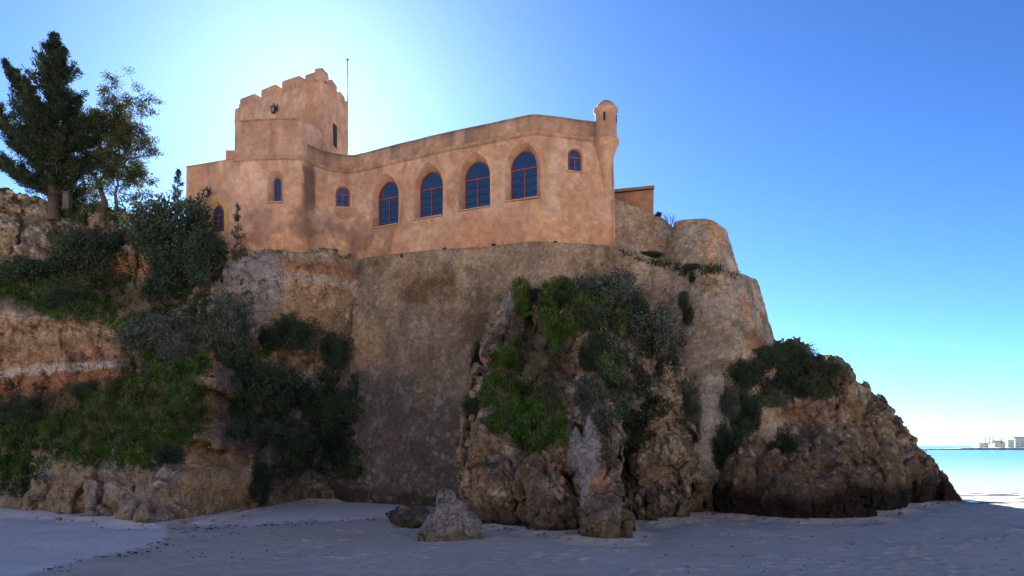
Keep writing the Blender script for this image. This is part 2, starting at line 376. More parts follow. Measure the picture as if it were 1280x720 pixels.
mp = N(t, 'ShaderNodeMapping'); mp.inputs['Scale'].default_value = (.35, 1.1, 1); L(g.outputs['Position'], mp.inputs['Vector'])
wv = N(t, 'ShaderNodeTexNoise', Scale=.9, Detail=6.); L(mp.outputs[0], wv.inputs['Vector'])
bp = N(t, 'ShaderNodeBump', Strength=.7, Distance=.3); L(wv.outputs['Fac'], bp.inputs['Height']); L(bp.outputs[0], b.inputs['Normal'])
M['sea'] = m
sea = mesh_np('sea', [(-9000, 40, -.08), (9000, 40, -.08), (9000, 15000, -.08), (-9000, 15000, -.08)], [(0, 1, 2, 3)], M['sea'], smooth=False); tag(sea, kind='structure')
# unseen sandy bluff added behind the camera to bounce sunlight onto the fort
V = []; F = []; xs_ = np.linspace(-260, 260, 66); prof = [(-38, 1.8), (-44, 4), (-52, 14), (-62, 24), (-80, 33), (-120, 40), (-200, 44)]
for x_ in xs_:
    for (y_, z_) in prof:
        y2 = y_ - .0012 * x_ * x_ * -1 * .9 + 5 * mnoise.noise(Vector((x_ * .03, y_ * .03, 3))); V.append((x_, y2, z_ + (3 * mnoise.noise(Vector((x_ * .05, y_ * .05, 8))) if z_ > 3 else 0)))
for i in range(len(xs_) - 1):
    for k in range(len(prof) - 1): F.append((i * 7 + k, i * 7 + 7 + k, i * 7 + 8 + k, i * 7 + 1 + k))
tag(mesh_np('bounce_hill', V, F, surf('bounce_bluff', (.52, .40, .27), .95, .15, ((.05, 4), (.6, 5)), ((.4, .3),))), kind='structure')
# surf: low broken rolls of white water along the shore
M['foam'] = surf('white_foam', (.8, .8, .8), .6, .08, ((3., 5),), ((6., .05),))
fv, ff = [], []
for (yc, x0, x1, hgt, wd) in ((48.2, 22, 60, .05, .55), (50.3, 27, 60, .14, .5), (53.0, 31, 70, .16, .6), (55.5, 33, 44, .12, .4)):
    n_ = int((x1 - x0) / .25); b0 = len(fv)
    for i in range(n_):
        x_ = x0 + i * .25; w_ = max(.02, wd * (.55 + .9 * mnoise.noise(Vector((x_ * .5, yc, 0))))); yy = yc + .9 * mnoise.noise(Vector((x_ * .12, yc * 3, 2)))
        hh_ = hgt * max(.15, .7 + 1.2 * mnoise.noise(Vector((x_ * .35, yc, 5))))
        for (u_, v_) in ((-1, -.06), (-.6, .5), (0, 1), (.6, .5), (1, -.06)): fv.append((x_, yy + u_ * w_, -.08 + v_ * hh_))
    for i in range(n_ - 1):
        for k in range(4): ff.append((b0 + i * 5 + k, b0 + (i + 1) * 5 + k, b0 + (i + 1) * 5 + k + 1, b0 + i * 5 + k + 1))
tag(mesh_np('surf', fv, ff, M['foam']), 'white foam of small waves breaking beyond the headland tip', 'surf', kind='stuff')

# ------------------------------------------------------------------ rock masses
def rockdetail(amp=1.0, strata=0.0, seed=0):
    """low: metre-sized forms; high: broken faces and cracks (evaluated close to the surface only)"""
    def low(p):
        w = p + .6 * np.stack([fbm(p * .6, 2, seed + 50), fbm(p * .6, 2, seed + 60), fbm(p * .6, 2, seed + 70)], 1)
        t1, e1 = facets(w * np.array([.62, .62, .36]), seed + 1)
        d = .62 * t1 + .30 * sstep(.14, 0, e1) + .45 * fbm(p * .3, 3, seed + 4)
        if strata: d += strata * fbm(np.stack([p[:, 0] * .12, p[:, 1] * .12, p[:, 2] * 1.9 + .3 * p[:, 0] * .12], 1), 3, seed + 9)
        return amp * d
    def high(p):
        w = p + .18 * np.stack([fbm(p * 1.7, 2, seed + 51), fbm(p * 1.7, 2, seed + 61), fbm(p * 1.7, 2, seed + 71)], 1)
        t2, e2 = facets(w * np.array([1.7, 1.7, 1.15]), seed + 2); t3, e3 = facets(w * 4.2, seed + 3)
        return amp * (.30 * t2 + .14 * sstep(.12, 0, e2) + .10 * t3 + .04 * sstep(.12, 0, e3) - .16 * fbm(p * 1.5, 4, seed + 5, ridged=True))
    return low, high

# left cliff: front surface Y = F(x, z) through control points
ctrl = [(-120, 630, 44), (-60, 632, 42), (0, 637, 40), (60, 645, 37.2), (130, 650, 35), (195, 660, 31.8), (235, 658, 32.2), (256, 640, 35.5), (285, 640, 38), (325, 638, 39.8), (338, 628, 43.8), (380, 627, 46.5), (430, 626, 47),
        (0, 600, 41), (70, 575, 38.5), (120, 578, 37.5), (165, 590, 36), (205, 600, 34), (235, 590, 33.8), (240, 545, 36),
        (0, 560, 43), (60, 545, 41.5), (120, 530, 41), (180, 510, 40.5), (235, 495, 38.8), (258, 480, 39), (262, 560, 36.8),
        (-60, 500, 45), (0, 505, 44.2), (60, 510, 43.4), (120, 495, 43), (0, 450, 44.6), (80, 450, 44), (150, 450, 43.2), (0, 385, 45.2), (90, 405, 44.8), (160, 425, 43.6), (200, 460, 42),
        (-60, 350, 48), (0, 350, 47.3), (60, 372, 46.8), (120, 385, 46.3), (190, 410, 44.8), (240, 430, 43), (215, 450, 42.6),
        (-60, 240, 51), (0, 240, 50), (0, 310, 48.6), (80, 260, 50), (80, 320, 48.4), (130, 270, 49.5), (150, 310, 48.4), (155, 355, 48.6), (155, 385, 47), (185, 330, 47.2), (120, 340, 47.6),
        (230, 300, 46.5), (235, 350, 46), (240, 390, 44.8), (265, 420, 43.2), (265, 380, 44.5), (270, 330, 45.6),
        (285, 430, 44.2), (285, 500, 43.8), (290, 560, 41), (275, 575, 39.2), (302, 570, 39.0), (322, 590, 40), (335, 560, 44), (310, 520, 45),
        (300, 340, 44.8), (335, 342, 44.3), (345, 400, 45.6), (320, 450, 46), (385, 345, 44.8), (410, 345, 45.3), (400, 400, 46), (430, 345, 46.0), (425, 430, 46.8),
        (350, 500, 47.6), (400, 500, 47.9), (440, 500, 48.2), (360, 570, 47.8), (440, 570, 48), (470, 450, 49), (470, 600, 49), (470, 340, 49), (560, 450, 50), (560, 340, 50), (560, 620, 50)]
cp = np.array([P(*c) for c in ctrl])
def rbf_fit(a, v, sm=.02):
    d = np.linalg.norm(a[:, None] - a[None], axis=2); K = d + np.eye(len(a)) * -sm
    A = np.block([[K, np.c_[np.ones(len(a)), a]], [np.c_[np.ones(len(a)), a].T, np.zeros((3, 3))]])
    w = np.linalg.solve(A, np.r_[v, 0, 0, 0])
    def f(u):
        r = w[-3] + u @ w[-2:]
        for i in range(len(a)): r = r + w[i] * np.sqrt(((u - a[i]) ** 2).sum(-1))
        return r
    return f
Ff = rbf_fit(cp[:, [0, 2]], cp[:, 1])
def top_h(x):
    return np.interp(x, [-50, -35.5, -31, -26.7, -24, -21.9, -19.6, -17.5, -12, -8], [21.8, 21.4, 20.6, 19.8, 18.6, 17.2, 16.2, 15.9, 16.2, 15.9])
def cliff_base(x, y, z):
    xx, zz = np.broadcast_arrays(x[:, 0, :], z[:, 0, :])
    f = Ff(np.stack([xx, zz], -1))[:, None, :]
    a = (f - y) * .8; b_ = (z - top_h(x)) * .9 - .02 * (y - 48)
    return np.maximum(a, b_) + 0 * z
_lo, _hi = rockdetail(.85, .35, 3)
def _calm(p): return (1 + .4 * sstep(4.8, 3.5, p[:, 2])) * (1 - .72 * sstep(-17.0, -15.2, p[:, 0]) * sstep(9.5, 11.5, p[:, 2])) * (1 - .35 * sstep(-22.5, -25, p[:, 0]) * sstep(5.5, 6.8, p[:, 2]) * sstep(13.6, 12.4, p[:, 2]))
Vc, Fc = grid_eval((-50, 29, -1), (-7.5, 55, 23), .11, cliff_base, (lambda p: _calm(p) * _lo(p), lambda p: _calm(p) * _hi(p)), 1.2)
def blob(px, py, cx, cy, rx, ry, n):
    return sstep(1.25, .75, np.sqrt(((px - cx) / rx) ** 2 + ((py - cy) / ry) ** 2) + n)
def rock_common(V, base1, base2, seed):
    n1 = fbm(V * .45, 4, seed); n2 = fbm(V * 1.7, 4, seed + 4); n3 = fbm(V * 5.0, 3, seed + 8); n4 = fbm(V * 2.6, 4, seed + 12)
    c = mix(base1, base2, sstep(-.3, .3, n1)); c = mix(c, (.50, .46, .41), .75 * sstep(.12, .42, n2)); c = mix(c, (.085, .07, .06), .75 * sstep(.1, .4, -n2))
    c = mix(c, (.40, .24, .13), .5 * sstep(.15, .4, n4)); c = mix(c, (.55, .53, .49), .55 * sstep(.3, .6, n3 + .5 * n4))
    c = c * (1 + .55 * n3[:, None]) * np.array((.97, 1.0, .92)); return c, n1, n2, n3
c, n1, n2, n3 = rock_common(Vc, (.34, .245, .16), (.27, .215, .165), 11)
px, py = PX(Vc); n = .35 * n1 + .2 * n2
band = fbm(np.stack([Vc[:, 0] * .1, Vc[:, 1] * .1, Vc[:, 2] * 2.2], 1), 3, 31)
orange = mix((.44, .20, .10), (.50, .33, .20), sstep(-.3, .35, band)); orange = mix(orange, (.58, .50, .42), .8 * sstep(.28, .5, band))
lv = py + .10 * px + 7 * band + 5 * n2
st_c = np.stack([np.interp(lv, [365, 385, 402, 412, 425, 438, 450, 460, 464, 472, 476, 492, 515], v) for v in ([.52, .58, .56, .40, .50, .36, .46, .44, .66, .66, .42, .36, .40], [.40, .44, .42, .22, .36, .22, .27, .28, .58, .58, .19, .15, .22], [.31, .33, .30, .12, .18, .12, .15, .19, .48, .48, .10, .08, .13])], 1)
zs = blob(px, py, 55, 438, 140, 66, n); c = c * (1 - .9 * zs[:, None]) + st_c * (.9 * zs[:, None])
masonry = blob(px, py, 392, 365, 46, 48, n); c = mix(c, (.46, .32, .17), .75 * masonry)
zone = np.maximum.reduce([0 * px, blob(px, py, 155, 352, 45, 38, n), .8 * blob(px, py, 400, 345, 60, 22, n), .7 * blob(px, py, 265, 430, 18, 40, n), .8 * blob(px, py, 60, 572, 55, 12, n)])
c = c * (1 - zone[:, None]) + orange * zone[:, None]
foot = blob(px, py, 120, 610, 190, 45, n); c = mix(c, np.array((.40, .31, .19)), .0 * foot) * (1 - .6 * foot[:, None]) + .6 * foot[:, None] * mix(mix((.44, .34, .20), (.30, .27, .24), sstep(-.2, .2, n2)), (.52, .50, .46), .8 * sstep(.12, .35, fbm(Vc * 1.1, 4, 88)))
pil = np.maximum(blob(px, py, 300, 605, 35, 40, n), blob(px, py, 250, 560, 25, 90, n)); c = mix(c, (.50, .36, .21), .85 * pil)
gr = blob(px, py, 315, 360, 42, 40, n); c = mix(c, (.36, .355, .35), .8 * gr)
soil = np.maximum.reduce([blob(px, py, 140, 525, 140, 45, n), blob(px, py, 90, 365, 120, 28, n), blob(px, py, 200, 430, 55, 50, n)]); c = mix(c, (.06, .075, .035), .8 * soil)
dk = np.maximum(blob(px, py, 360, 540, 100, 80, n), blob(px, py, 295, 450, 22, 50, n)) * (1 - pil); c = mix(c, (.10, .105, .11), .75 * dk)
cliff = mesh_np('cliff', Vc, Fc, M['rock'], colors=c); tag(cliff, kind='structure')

# rock outcrop leaning on the wall
def RC(a, b_, ra, rb): return (P(*a), P(*b_), ra, rb)
def FT(c, r0, r1): p = P(*c); return (p, np.array((p[0] + .1, p[1] - .25, -1.2)), r0, r1)
oc = [RC((640, 378, 40.6), (618, 500, 36.8), .55, 1.3), RC((622, 500, 36.6), (624, 612, 33.2), 1.35, 1.75),
      RC((692, 384, 40.6), (690, 480, 36.8), .8, 1.3), RC((690, 480, 36.5), (692, 620, 30.8), 1.25, .95),
      RC((745, 378, 40.6), (742, 480, 36.2), 1.4, 1.5), RC((738, 480, 36.2), (756, 656, 27.4), 1.1, .75), RC((720, 560, 32.5), (772, 655, 29), .8, .75),
      RC((795, 420, 40.3), (808, 520, 37.5), 1.2, 1.6), RC((808, 520, 37.5), (826, 615, 36.3), 1.6, 1.4),
      RC((840, 480, 40.2), (850, 600, 38.2), .9, 1.0), FT((624, 612, 33.2), 1.7, 1.8), FT((692, 620, 30.8), .95, 1.1), FT((756, 656, 27.4), .75, .95), FT((772, 655, 29), .6, .85), FT((826, 615, 36.3), 1.35, 1.5), FT((850, 600, 38.2), .95, 1.1),  FT((795, 630, 34), .6, .9), RC((712, 460, 41.2), (700, 620, 38.5), 1.8, 2.6), RC((790, 480, 41), (790, 620, 39.5), 1.8, 2.4)]
ls = np.array([v for a in oc for v in (a[0], a[1])])
Vo, Fo = grid_eval((-5, 26, -1), (11, 45, 14.5), .085, cones_sdf(oc, .35), rockdetail(1.0, 0, 21), 1.2)
c, n1, n2, n3 = rock_common(Vo, (.33, .25, .17), (.24, .20, .165), 41)
px, py = PX(Vo); n = .35 * n1 + .2 * n2
c = mix(c, (.42, .24, .14), .6 * sstep(.1, .4, fbm(Vo * .8, 3, 77)))
c = mix(c, (.50, .52, .52), .75 * blob(px, py, 728, 562, 18, 62, n * 1.4)); c = mix(c, (.48, .47, .46), .7 * blob(px, py, 630, 375, 22, 18, n))
c = mix(c, (.05, .06, .03), .75 * np.maximum(blob(px, py, 660, 480, 50, 95, n), blob(px, py, 740, 380, 75, 30, n)))
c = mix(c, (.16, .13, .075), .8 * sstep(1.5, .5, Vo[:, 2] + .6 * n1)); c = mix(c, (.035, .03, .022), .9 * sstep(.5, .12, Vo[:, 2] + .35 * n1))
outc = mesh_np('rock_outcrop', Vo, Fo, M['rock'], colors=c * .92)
tag(outc, 'tall ridged rock outcrop with grass patches leaning on the stone wall', 'rock outcrop')

# headland at the right
hc = [RC((972, 474, 43.5), (955, 600, 42), 2.0, 3.0), RC((1018, 488, 43.5), (1012, 600, 41), 2.0, 3.0), RC((1062, 532, 44.5), (1065, 610, 42), 2.1, 2.8),
      RC((1108, 562, 46.5), (1116, 605, 46), 1.7, 2.3), RC((1150, 596, 47.5), (1157, 615, 47), 1.2, 1.45), RC((1060, 520, 49), (1110, 600, 50), 2.0, 2.6), RC((975, 470, 49), (1010, 600, 50), 2.4, 4.),
      RC((1000, 600, 38), (1045, 628, 36.2), 1.7, 1.35), RC((940, 556, 37.4), (932, 622, 36.9), .62, 1.35), RC((965, 600, 38.5), (990, 632, 36), 1.4, 1.4), RC((1140, 590, 52), (1100, 600, 52), 1.2, 2.), FT((1045, 628, 36.2), 1.3, 1.6), FT((990, 632, 36), 1.35, 1.7), FT((930, 622, 37.8), 1.4, 1.6), FT((1150, 615, 47), 1.15, 1.2), FT((1112, 612, 45.5), 2.0, 2.4), FT((1070, 620, 40.5), 2., 2.4)]
Vh, Fh = grid_eval((9, 31, -1), (33, 57, 12), .095, cones_sdf(hc, .9), rockdetail(.8, .3, 55), 1.2)
c, n1, n2, n3 = rock_common(Vh, (.27, .20, .145), (.20, .165, .14), 61)
px, py = PX(Vh); n = .35 * n1 + .2 * n2
c = mix(c, (.40, .23, .14), .6 * np.maximum(blob(px, py, 1020, 515, 60, 14, n), .6 * sstep(.1, .4, fbm(Vh * .5, 3, 78))))
c = mix(c, (.05, .055, .03), .8 * blob(px, py, 985, 465, 75, 32, n))
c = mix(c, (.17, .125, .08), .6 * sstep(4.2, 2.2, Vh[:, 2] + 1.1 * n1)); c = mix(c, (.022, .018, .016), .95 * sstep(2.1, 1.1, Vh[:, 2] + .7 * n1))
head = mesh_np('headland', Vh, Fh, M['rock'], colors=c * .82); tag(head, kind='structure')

# boulders on the sand
def boulder(cones, lo, hi, seed, base, label, cat='boulder'):
    V, F = grid_eval(lo, hi, .06, cones_sdf(cones, .35), rockdetail(.34, 0, seed), .5)
    c, n1, n2, n3 = rock_common(V, base, tuple(v * .75 for v in base), seed)
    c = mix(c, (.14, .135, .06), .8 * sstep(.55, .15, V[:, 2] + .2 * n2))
    c = c * (1.0 if base[0] > .3 else .5) if base[0] < .3 else mix(c, (.33, .34, .35), np.full(len(c), .35)); o0 = V[:, :2].mean(0); off = (o0[0], o0[1], 0)
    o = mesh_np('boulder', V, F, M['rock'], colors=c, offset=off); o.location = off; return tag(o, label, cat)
boulder([RC((556, 620, 28), (548, 668, 27.6), .22, .66), RC((558, 622, 28), (588, 664, 27.8), .22, .52), RC((565, 650, 27.6), (570, 662, 27.4), .5, .6)], (-4.4, 25.8, -.6), (0, 30, 2.6), 91, (.36, .35, .33), 'pointed grey boulder standing on the sand in front of the outcrop')
boulder([RC((490, 648, 31.6), (525, 646, 31.4), .3, .45), RC((505, 640, 31.8), (512, 652, 31.5), .4, .5)], (-6.6, 30, -.6), (-2.8, 33.4, 1.8), 95, (.20, .20, .22), 'low dark rock lying on the sand left of the pointed boulder')

from mathutils.kdtree import KDTree
feet = np.concatenate([v[np.abs(v[:, 2]) < .12] for v in (Vc, Vo, Vh)]); feet = feet[rng.permutation(len(feet))[:9000]]
kd = KDTree(len(feet))
for i_, p_ in enumerate(feet): kd.insert((p_[0], p_[1], 0), i_)
kd.balance()
me = sand.data; co = np.zeros(len(me.vertices) * 3, np.float32); me.vertices.foreach_get('co', co); co = co.reshape(-1, 3)
for i_ in np.nonzero((co[:, 1] > 24) & (co[:, 1] < 49) & (np.abs(co[:, 0]) < 34))[0]:
    d_ = kd.find((co[i_, 0], co[i_, 1], 0))[2]
    if d_ < 2.5: co[i_, 2] += .16 * math.exp(-d_ / .45) - .05 * math.exp(-((d_ - 1.0) / .5) ** 2)
me.vertices.foreach_set('co', co.ravel()); me.update()
mb = MB()
for k in range(700):
    f_ = feet[rng.integers(len(feet))]; r_ = rng.uniform(.025, .09) * (1 if rng.random() < .93 else 2.2); x_, y_ = f_[0] + rng.normal(0, .7), f_[1] - abs(rng.normal(0, .9))
    if y_ < 19: continue
    z_ = .06 + r_ * .2; mb.lathe((x_, y_, z_), [(0, -r_ * .6), (r_ * .8, -r_ * .35), (r_, 0), (r_ * .7, r_ * .45), (0, r_ * .6)], 6, rng.uniform(0, 1), rng.uniform(0, 1) + 2 * math.pi)
tag(mb.build('pebbles', surf('pebble', (.26, .23, .20), .9, .4), smooth=True), 'pebbles and small stones scattered along the foot of the rocks', 'pebbles', kind='stuff')

# ------------------------------------------------------------------ fort: retaining walls
def catmull(pts, n=8):
    pts = np.array(pts, float); out = []
    for i in range(len(pts) - 1):
        p0, p1, p2, p3 = pts[max(i - 1, 0)], pts[i], pts[i + 1], pts[min(i + 2, len(pts) - 1)]
        for k in range(n):
            t_ = k / n; out.append(.5 * ((2 * p1) + (p2 - p0) * t_ + (2 * p0 - 5 * p1 + 4 * p2 - p3) * t_ ** 2 + (3 * p1 - p0 - 3 * p2 + p3) * t_ ** 3))
    out.append(pts[-1]); return np.array(out)
def resample(pl, step):
    d = np.r_[0, np.cumsum(np.linalg.norm(np.diff(pl[:, :2], axis=0), axis=1))]; n = max(2, int(d[-1] / step) + 1); s = np.linspace(0, d[-1], n)
    return s, np.stack([np.interp(s, d, pl[:, k]) for k in range(pl.shape[1])], 1)
def normals2(pl):
    t_ = np.gradient(pl[:, :2], axis=0); t_ /= np.linalg.norm(t_, axis=1)[:, None] + 1e-9
    k = np.ones(9) / 9; tt = np.stack([np.convolve(np.pad(t_[:, j], 4, mode='edge'), k, 'valid') for j in (0, 1)], 1); tt /= np.linalg.norm(tt, axis=1)[:, None]
    return np.stack([tt[:, 1], -tt[:, 0]], 1)

def battered(name, pl, zb, step, rel, colf, thick=.8, seed=0):
    """pl rows: x, y, ztop, batter.  grid wall with a top band of given thickness"""
    s, q_ = resample(pl, step); nn = normals2(q_); H = float(q_[:, 2].max() - zb); nz = int(H / step) + 1
    tt = np.linspace(0, 1, nz)
    Z = zb + (q_[:, 2][:, None] - zb) * tt[None]
    off = (q_[:, 2][:, None] - Z) * q_[:, 3][:, None]
    XX = q_[:, 0][:, None] + nn[:, 0][:, None] * off; YY = q_[:, 1][:, None] + nn[:, 1][:, None] * off
    V = np.stack([XX, YY, Z], -1)
    flat = V.reshape(-1, 3); dsp = rel(flat).reshape(V.shape[:2]); V[..., 0] += nn[:, 0][:, None] * dsp; V[..., 1] += nn[:, 1][:, None] * dsp
    rim = V[:, -1].copy(); r1 = rim.copy(); r1[:, :2] -= nn * .25; r1[:, 2] += .03; r2 = rim.copy(); r2[:, :2] -= nn * thick
    V = np.concatenate([V, r1[:, None], r2[:, None]], 1)
    nX, nZ = V.shape[:2]; a = np.arange(nX * nZ).reshape(nX, nZ); F = np.stack([a[:-1, :-1], a[1:, :-1], a[1:, 1:], a[:-1, 1:]], -1).reshape(-1, 4)
    V = V.reshape(-1, 3)
    return V, F, colf(V), q_, nn

def wrel(p):
    f1, e, _ = worley(p * 1.1, 5)
    return .16 * fbm(p * .5, 4, 12) + .07 * fbm(p * 2.2, 4, 15, ridged=True) - .05 * (f1 - .5) + .05 * fbm(p * 4.5, 2, 18) * sstep(4, 7, p[:, 0])
def wall_col(V):
    px, py = PX(V); n1 = fbm(V * .35, 4, 101); n2 = fbm(V * 1.3, 4, 105); n3 = fbm(V * 3.5, 3, 109); n = .3 * n1 + .2 * n2
    c = mix((.37, .285, .20), (.29, .235, .19), sstep(-.3, .3, n1))
    right = sstep(770, 860, px + 40 * n1)
    rc = mix((.34, .26, .19), (.30, .28, .26), sstep(-.2, .2, n2)); rc = mix(rc, (.50, .25, .11), .85 * sstep(.05, .28, fbm(V * np.array([.55, .55, .22]), 4, 121))); rc = mix(rc, (.46, .44, .41), .6 * sstep(.1, .3, fbm(V * 1.2, 4, 141))); n6 = fbm(V * 6.5, 2, 151); rc = mix(rc, (.58, .54, .48), .6 * sstep(.3, .55, n6)); rc = mix(rc, (.12, .10, .08), .65 * sstep(.3, .55, -n6))
    c = c * (1 - right[:, None]) + rc * right[:, None]
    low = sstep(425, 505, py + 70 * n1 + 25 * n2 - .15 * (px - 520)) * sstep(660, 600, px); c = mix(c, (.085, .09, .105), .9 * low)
    c = mix(c, (.42, .35, .27), .4 * sstep(.15, .4, n2) * (1 - low)); c = mix(c, (.11, .095, .08), .6 * sstep(.1, .35, -n1 - .4 * n2))
    c = mix(c, (.17, .16, .155), .6 * sstep(.05, .4, n2) * sstep(380, 470, py) * sstep(700, 640, px))
    c = mix(c, (.15, .09, .055), .9 * np.maximum(blob(px, py, 530, 365, 32, 16, n), blob(px, py, 560, 345, 10, 20, n)))
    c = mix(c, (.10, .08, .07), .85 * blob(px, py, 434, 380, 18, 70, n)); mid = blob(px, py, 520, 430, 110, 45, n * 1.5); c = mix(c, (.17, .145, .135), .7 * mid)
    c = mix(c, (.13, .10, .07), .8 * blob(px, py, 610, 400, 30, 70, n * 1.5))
    c = mix(c, (.40, .28, .15), .5 * blob(px, py, 450, 430, 30, 30, n * 2))
    streak = fbm(np.stack([V[:, 0] * 1.4, V[:, 1] * .3, V[:, 2] * .12], 1), 4, 131); c = mix(c, (.13, .12, .11), .5 * sstep(.1, .5, streak)); c = mix(c, (.42, .36, .29), .35 * sstep(.1, .5, -streak) * sstep(470, 400, py))
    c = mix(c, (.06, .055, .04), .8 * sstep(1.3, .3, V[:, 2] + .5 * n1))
    c = mix(c, (.40, .42, .43), .5 * blob(px, py, 890, 540, 25, 70, n))
    return c * (1 + .25 * n3[:, None]) * np.array((1.06, 1.0, .87))

LW = [P(405, 333, 48.9), P(440, 328, 47.75), P(530, 315, 45.0), P(600, 309, 43.4), P(660, 305, 41.95), P(672, 305, 41.85), P(745, 306, 42.7), P(772, 309, 43.1), P(800, 318, 43.4), P(830, 328, 43.1), P(852, 335, 42.3), P(875, 337, 41.7), P(900, 339, 41.7), P(922, 342, 42.4), P(936, 347, 43.7), P(941, 350, 45.2), (14.4, 49, 13.8), (13., 56, 13.8)]
LW = np.array([list(p) for p in LW]); LW[:16, 1] -= .22; LW[:, 2] = [15.75, 15.85, 15.72, 15.5, 15.4, 15.4, 15.45, 15.4, 15.1, 14.5, 14.15, 13.8, 13.7, 13.7, 13.75, 13.8, 13.8, 13.8]
bat = np.array([.05, .07, .09, .1, .11, .11, .12, .12, .13, .16, .2, .24, .27, .29, .3, .3, .3, .3])[:, None]
pl = catmull(np.c_[LW, bat], 6)
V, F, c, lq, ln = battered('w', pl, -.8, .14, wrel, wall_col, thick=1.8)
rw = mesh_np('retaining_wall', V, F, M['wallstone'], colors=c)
tag(rw, 'tall battered stone wall rising from the beach under the orange fort and turning into the right bastion', 'retaining wall')
UW = np.array([list(P(762, 245, 43.9)), list(P(772, 250, 44.1)), list(P(800, 262, 44.4)), list(P(829, 273, 44.5)), list(P(840, 288, 44.4)), list(P(843, 290, 44.0)), list(P(846, 280, 43.3)), list(P(866, 277, 42.65)), list(P(886, 279, 42.7)), list(P(901, 283, 43.6)), list(P(906, 287, 45)), [12.6, 49, 16.8], [11.5, 55, 16.8]])
ub = np.array([.1, .1, .12, .14, .16, .18, .2, .22, .24, .25, .25, .25, .25])[:, None]
UW[:, 2] = [19.0, 18.65, 18.2, 17.65, 16.95, 16.85, 17.05, 17.0, 17.0, 16.9, 16.85, 16.8, 16.8]
pl = catmull(np.c_[UW, ub], 6)
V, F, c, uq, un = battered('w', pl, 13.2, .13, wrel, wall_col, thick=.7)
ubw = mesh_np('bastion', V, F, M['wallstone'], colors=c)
tag(ubw, 'rounded stone upper bastion stepped back on the ledge at the right end of the fort', 'bastion')
# ground behind the wall tops: fill inside the ring at ledge height and inside the bastion
def fan_fill(name, ring, z, mat, col, **kw):
    V = [(x, y, z) for x, y in ring]; return mesh_np(name, V, [tuple(range(len(V)))], mat, smooth=False, colors=np.tile(col, (len(V), 1)))
ring = [(p[0] - nn[0] * .9, p[1] - nn[1] * .9) for p, nn in zip(lq[::8], ln[::8])] + [(10, 62), (-6, 64), (-16, 62), (-16, 50)]
gl = fan_fill('ground', ring, 13.55, M['rock'], (.28, .23, .17)); tag(gl, kind='structure')
# drain holes at the foot of the orange wall
for k, (dx_, dy_) in enumerate(((503, 320), (556, 312), (617, 307), (694, 304), (694, 331))):
    D = 45.6 if k == 0 else (44.3 if k == 1 else (42.95 if k == 2 else (42.2 if k == 3 else 41.9)))
    p = P(dx_, dy_, D); mb = MB(); mb.tube([p + (0, .5, 0), p + (0, -.12, -.02), p + (0, -.125, -.02)], [.13, .13, .09], 10)
    o = mb.build('drain_pipe', M['hole'], smooth=False, offset=p); o.location = p
    tag(o, ['dark drain pipe in the wall under the leftmost arched window', 'dark drain pipe in the wall between the two left arched windows', 'dark drain pipe in the wall just right of the third arched window', 'dark drain pipe at the foot of the orange wall right of the rightmost arched window', 'dark drain pipe lower down in the stone wall'][k], 'drain pipe', 'drain pipes along the foot of the orange wall')

# ------------------------------------------------------------------ fort: orange building
fort = empty('fort', (-5, 48, 15.4), 'old orange plastered fort with arched windows on top of the stone wall', 'fort')
FO = np.array(fort.location)
HC, HP = 21.89, 22.92                                      # cornice and parapet heights
PL = np.array([P(233, 209, 47.3)[:2], P(262, 0, 46.7)[:2], P(293, 0, 46.05)[:2], P(320, 0, 45.75)[:2], P(350, 0, 45.6)[:2], P(374, 0, 45.7)[:2], P(384, 0, 46.05)[:2], P(395, 0, 46.75)[:2], P(410, 0, 47.4)[:2], P(425, 0, 47.75)[:2], P(440, 0, 47.9)[:2],
               P(452, 0, 47.6)[:2], P(530, 0, 45.2)[:2], P(600, 0, 43.45)[:2], P(655, 0, 42.2)[:2], P(667, 0, 42.02)[:2], P(680, 0, 42.1)[:2], P(745, 0, 42.95)[:2], P(758, 0, 43.1)[:2], (6.0, 43.38), (6.08, 44.), (5.7, 52.), (5.4, 58.)])
plw = catmull(np.c_[PL, np.zeros(len(PL))], 6)[:, :2]
S, Q = resample(plw, .05); NN = normals2(Q)
S_FRONT = S[np.argmax(Q[:, 0])]
def wpt(s, z, out=0.0):
    x = np.interp(s, S, Q[:, 0]); y = np.interp(s, S, Q[:, 1]); nx = np.interp(s, S, NN[:, 0]); ny = np.interp(s, S, NN[:, 1])
    o_ = out + .018 * (HC - z)
    return np.stack([x + nx * o_, y + ny * o_, z + 0 * x], -1)
def s_at(px):
    pp = CX + FPX * Q[:, 0] / Q[:, 1]; i = np.nonzero(pp[S < S_FRONT] >= px)[0]; return S[i[0]] if len(i) else S_FRONT
def arch(w, h, pointed=.0, n=9):
    """outline from bottom left, counter-clockwise seen from outside, local (u,z) with z=0 at the sill"""
    r = w / 2; hs = h - (r if not pointed else r * (1 + pointed))
    top = []
    if not pointed:
        for k in range(2 * n + 1):
            a_ = math.pi * k / (2 * n); top.append((r * math.cos(a_), hs + r * math.sin(a_)))
    else:
        rise = h - hs; R = (r * r + rise * rise) / (2 * r); am = math.asin(min(1, rise / R))
        rt = [(-(R - r) + R * math.cos(am * k / n), hs + R * math.sin(am * k / n)) for k in range(n + 1)]
        top = rt + [(-x, z) for x, z in rt[-2::-1]]
    return [(-r, 0), (r, 0)] + top
WN = []   # s, sill z, glass w, h, recess extra w, extra h, style, label
for cxp, zs in ((482, 17.85), (535, 17.9), (593, 17.98), (652, 18.08)):
    WN.append(dict(s=s_at(cxp), z=zs, w=1.78, h=2.97, ew=.17, eh=.42, pt=.55, gpt=.15, kind='big'))
WN.append(dict(s=s_at(718), z=19.82, w=.80, h=1.32, ew=.06, eh=.06, pt=0, gpt=0, kind='small'))
